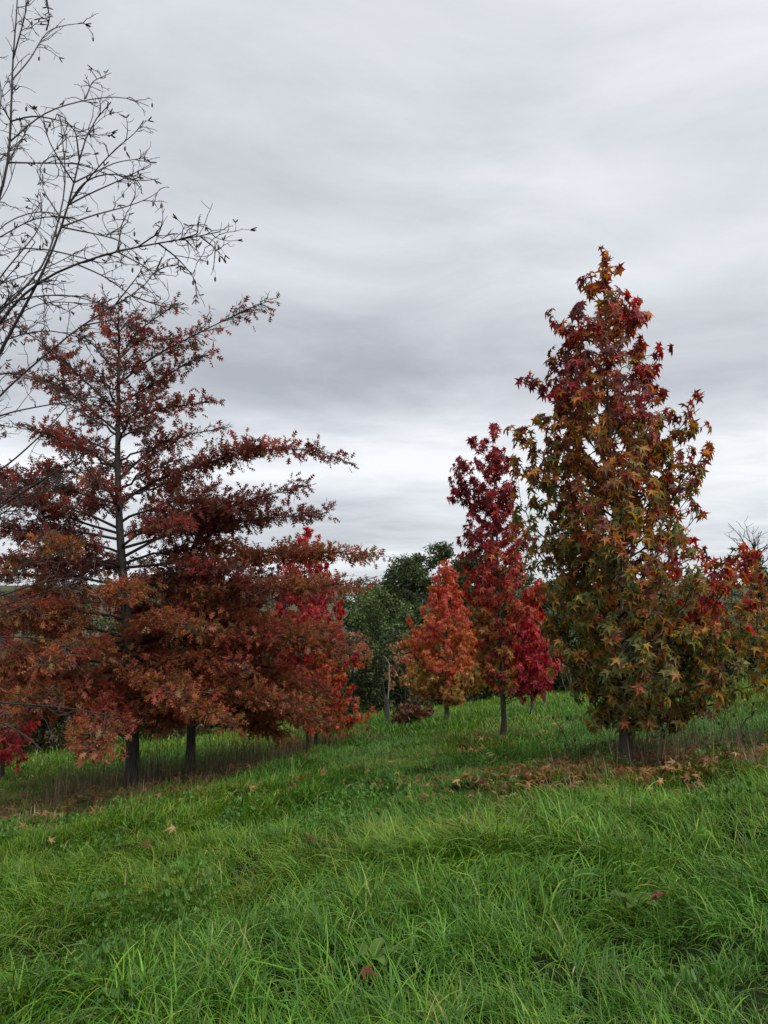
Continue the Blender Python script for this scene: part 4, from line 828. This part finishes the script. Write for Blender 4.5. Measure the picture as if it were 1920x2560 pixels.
def grass():
    rg = np.random.default_rng(1234)
    GC, GW = (G1, G2, G3, G4, GD), (4, 2.6, 2.6, .9, .12)
    near = [clump(s, M_GRASS, n=54, spread=.13, lmin=.07, lmax=.26, th0=(.3, 1.35), kap=(.6, 2.3), wid=.0052, lean=1.0, cols=GC, wts=GW) for s in range(1, 9)] + \
           [clump(s, M_GRASS, n=46, spread=.12, lmin=.08, lmax=.22, th0=(.05, .9), kap=(.5, 1.8), wid=.0058, lean=.4, cols=GC, wts=(3, 3, 2, 1.2, .2)) for s in range(9, 13)]
    mid = [clump(s, M_GRASS, n=46, spread=.17, lmin=.06, lmax=.17, th0=(.05, .9), kap=(.5, 1.8), wid=.0066, lean=.8, cols=GC, wts=GW, segs=4) for s in range(21, 27)]
    far = [clump(s, M_GRASS, n=48, spread=.34, lmin=.05, lmax=.13, th0=(.0, .7), kap=(.3, 1.4), wid=.011, lean=.4, cols=GC, wts=(4, 3, 1.4, 1.6, .25), segs=3) for s in range(31, 35)]
    def place(objs, nm, lab, y0, y1, dens, smin, smax, gap=1.):
        x, y = wedge(y0, y1, dens, rg); n = len(x); dm = dry_mask(x, y); keep = (rg.random(n) > dm*.55)*(rg.random(n) < np.clip(.62 + gap*(vnoise(x*3.1, y*3.1 + 17) + .6*vnoise(x*1.2 + 5, y*1.2)), .46, 1)); x, y, dm = x[keep], y[keep], dm[keep]; n = len(x)
        fl = vnoise(x*.45 + 7, y*.45)*9 + vnoise(x*1.4, y*1.4 + 3)*4 - 1.2; lush = vnoise(x*.8 + 20, y*.8 + 4) + .5*vnoise(x*2.3, y*2.3 + 30)
        s = rg.uniform(smin, smax, n)*(1 + .85*lush).clip(.68, 2)*(1 - .35*dm); sz = s*(1 + .3*rg.normal(0, .5, n)).clip(.6, 1.5)
        tn = np.ones((n, 3))*(1 + .22*rg.normal(0, 1, n))[:, None].clip(.65, 1.5); h = vnoise(x*.5 + 40, y*.5 + 11); tn = tn*np.stack([1 + .55*h, 1 + .12*h, 1 - .35*h], 1)
        th_ = np.clip((vnoise(x*.9 + 60, y*.9 + 33) + .5*vnoise(x*2.6 + 8, y*2.6) - .22)*4, 0, 1)[:, None]; tn = lerp(tn, tn*np.array([1.5, .95, 1.1]), th_*.8); tn = lerp(tn, tn*np.array([1.0, .62, .8]), dm[:, None]*.9)
        gn_scatter(nm, lab, 'grass', objs, np.stack([x, y, hgt(x, y) - .012], 1), fl + rg.normal(0, .55, n), rg.normal(0, .12, (n, 2)), np.stack([s, s, sz], 1), tn)
    place(near, 'grass', 'long wet green grass lying in combed tufts in the near meadow', 1.6, 7.5, 128, .8, 1.3, 1.5)
    place(mid, 'grass', 'shorter green grass of the open strip between the tree rows', 7.5, 14, 120, .8, 1.25, 1.2)
    place(far, 'grass', 'bright green meadow grass running down to the hedge', 14, 34, 42, .85, 1.35, .8)
    x, y = wedge(1.8, 10, 34, rg); k = (vnoise(x*.7 + 3, y*.7 + 50) + .5*vnoise(x*2, y*2) + .25*rg.normal(0, .9, len(x)) > .42); x, y = x[k], y[k]; n = len(x); s = rg.uniform(.8, 1.4, n)
    gn_scatter('clover', 'patches of round-leaved clover growing in the near grass', 'clover', [clover(s_) for s_ in range(4)], np.stack([x, y, hgt(x, y) + .03], 1), rg.uniform(0, 6.28, n), rg.normal(0, .1, (n, 2)), np.stack([s, s, s*1.1], 1), np.ones((n, 3))*rg.uniform(.75, 1.25, (n, 1)))
    # dry growth under the rows
    DC = ((.27, .21, .12), (.18, .125, .08), (.40, .32, .19), (.14, .16, .05)); dry = [clump(s, M_DRY, n=30, spread=.2, lmin=.06, lmax=.24, th0=(.1, 1.2), kap=(.1, 1.8), wid=.006, lean=.3, cols=DC, wts=(3, 3, 1.2, 2.6), segs=4) for s in range(41, 45)]
    x, y = wedge(7, 20, 70, rg); k = rg.random(len(x)) < dry_mask(x, y)*1.0; x, y = x[k], y[k]; n = len(x); s = rg.uniform(.55, 1.2, n)*(1 + .9*vnoise(x*2.2, y*2.2 + 70))
    gn_scatter('dry_grass', 'brown withered grass in the unmown strips under the trees', 'dry grass', dry, np.stack([x, y, hgt(x, y) - .01], 1), rg.uniform(0, 6.28, n), rg.normal(0, .1, (n, 2)), np.stack([s, s, s], 1), np.ones((n, 3))*rg.uniform(.6, 1.3, (n, 1)))
    tall = [clump(s, M_DRY, n=9, spread=.2, lmin=.30, lmax=.95, th0=(.0, .35), kap=(.0, .35), wid=.0055, lean=.1, cols=((.14, .10, .065), (.30, .24, .15), (.09, .07, .045)), wts=(3, 2.5, 2), segs=4) for s in range(51, 55)]
    xs = []; ys = []
    for i in range(230):
        t = (int(rg.random()*9) + .5 + rg.normal(0, .22))/9; xs.append(lerp(-4.6, -.9, t) + rg.normal(0, .25)); ys.append(np.interp(xs[-1], [-4.6, -3.4, -1.4, -.9], [11.4, 12.0, 14.4, 15]) + rg.normal(0, .35))
    for i in range(60): xs.append(rg.normal(3.2, .5)); ys.append(rg.normal(9.1, .35))
    x = np.array(xs); y = np.array(ys); n = len(x); s = rg.uniform(.5, 1.1, n)
    gn_scatter('dry_stalks', 'tall dark withered stalks standing in the strip by the oak trunks', 'dry stalks', tall, np.stack([x, y, hgt(x, y) - .02], 1), rg.uniform(0, 6.28, n), rg.normal(0, .08, (n, 2)), np.stack([s, s, s], 1), np.ones((n, 3)))
grass()

# ------------------------------------------------------------------ fallen leaves
def fallen():
    rg = np.random.default_rng(321); cols = [(.42, .22, .09), (.32, .16, .07), (.24, .13, .06), (.44, .31, .14), (.20, .07, .04)]; w = [3, 3, 3, 1.5, 1]
    def spots(n, cx, cy, sx, sy): return np.stack([rg.normal(cx, sx, n), rg.normal(cy, sy, n)], 1)
    S1 = np.concatenate([spots(1500, 2.85, 8.95, 1.2, .6), spots(120, 1.2, 8.6, 1.0, .8), spots(200, 1.9, 12.6, .7, .6), spots(650, -3.6, 11.0, 1.7, 1.0), spots(60, .9, 15.5, 1.2, 1.0), spots(60, -6, 13.6, .6, .5)])
    z = hgt(S1[:, 0], S1[:, 1]) + rg.uniform(.03, .11, len(S1)); P = np.c_[S1, z]; n = len(P); d = rg.normal(0, 1, (n, 3))*np.array([1, 1, .35]); nn = np.array([0, 0, 1.]) + rg.normal(0, .6, (n, 3)); sc = .13*rg.uniform(.5, 1.1, n); C = palette(cols, w, n, rg, .25); R = frames(d, nn)
    h = pick_hero(P, sc, R, 150, 14.); rest = np.ones(n, bool); rest[h] = False
    tag(link('leaf_litter', scatter_mesh('leaf_litter', GUML, P[rest], R[rest], sc[rest], C[rest], M_FOL)), 'scattered brown and orange fallen leaves under the trees', 'leaf litter', None, 'stuff')
    me = [make_mesh('fallen_leaf', v, [f], M_LEAF) for v, f in GUM]
    far = [(910, 2500, 'curled russet fallen leaf deep in the long near grass'), (1650, 2330, 'small dark red fallen leaf in the long near grass'), (360, 2170, 'pale brown fallen leaf on the clover patch'), (770, 2170, 'reddish brown fallen leaf in the open grass')]
    pts = [(P[i], R[i], sc[i], C[i], *min(((np.hypot(P[i][0] - b_[0], P[i][1] - b_[1]), l_, g_) for b_, l_, g_ in (((2.7, 9.0), 'orange-brown fallen leaf on the grass under the conical sweetgum', 'fallen leaves under the conical sweetgum'), ((1.8, 12.7), 'fallen leaf on the grass under the crimson sweetgum', 'fallen leaves under the crimson sweetgum'),
        ((-4, 11.4), 'fallen leaf in the dry grass by the oak trunks', 'fallen leaves by the oaks'), ((.9, 15.5), 'fallen leaf on the open grass before the orange sweetgum', 'fallen leaves before the orange sweetgum'), ((-6, 13.6), 'fallen leaf by the pink-red sapling', 'fallen leaves by the sapling'))), key=lambda q_: q_[0])[1:]) for i in h]
    for px, py, lab in far:
        g = ground_hit(px, py); g[2] += .16; pts.append((g, frames(rg.normal(0, 1, (1, 3))*[1, 1, .2], np.array([[0, -.4, 1.]]))[0], .11, np.array((.19, .06, .035)), lab, None))
    for q, (p, r_, s, c, lab, gr) in enumerate(pts):
        o = bpy.data.objects.new('fallen_leaf', me[q % 3]); COL.objects.link(o); o.matrix_world = Matrix([[float(r_[a, b]*s) for b in range(3)] + [float(p[a])] for a in range(3)] + [[0, 0, 0, 1]])
        o.color = (*[float(v) for v in c], 1); tag(o, lab, 'fallen leaf', gr)
fallen()
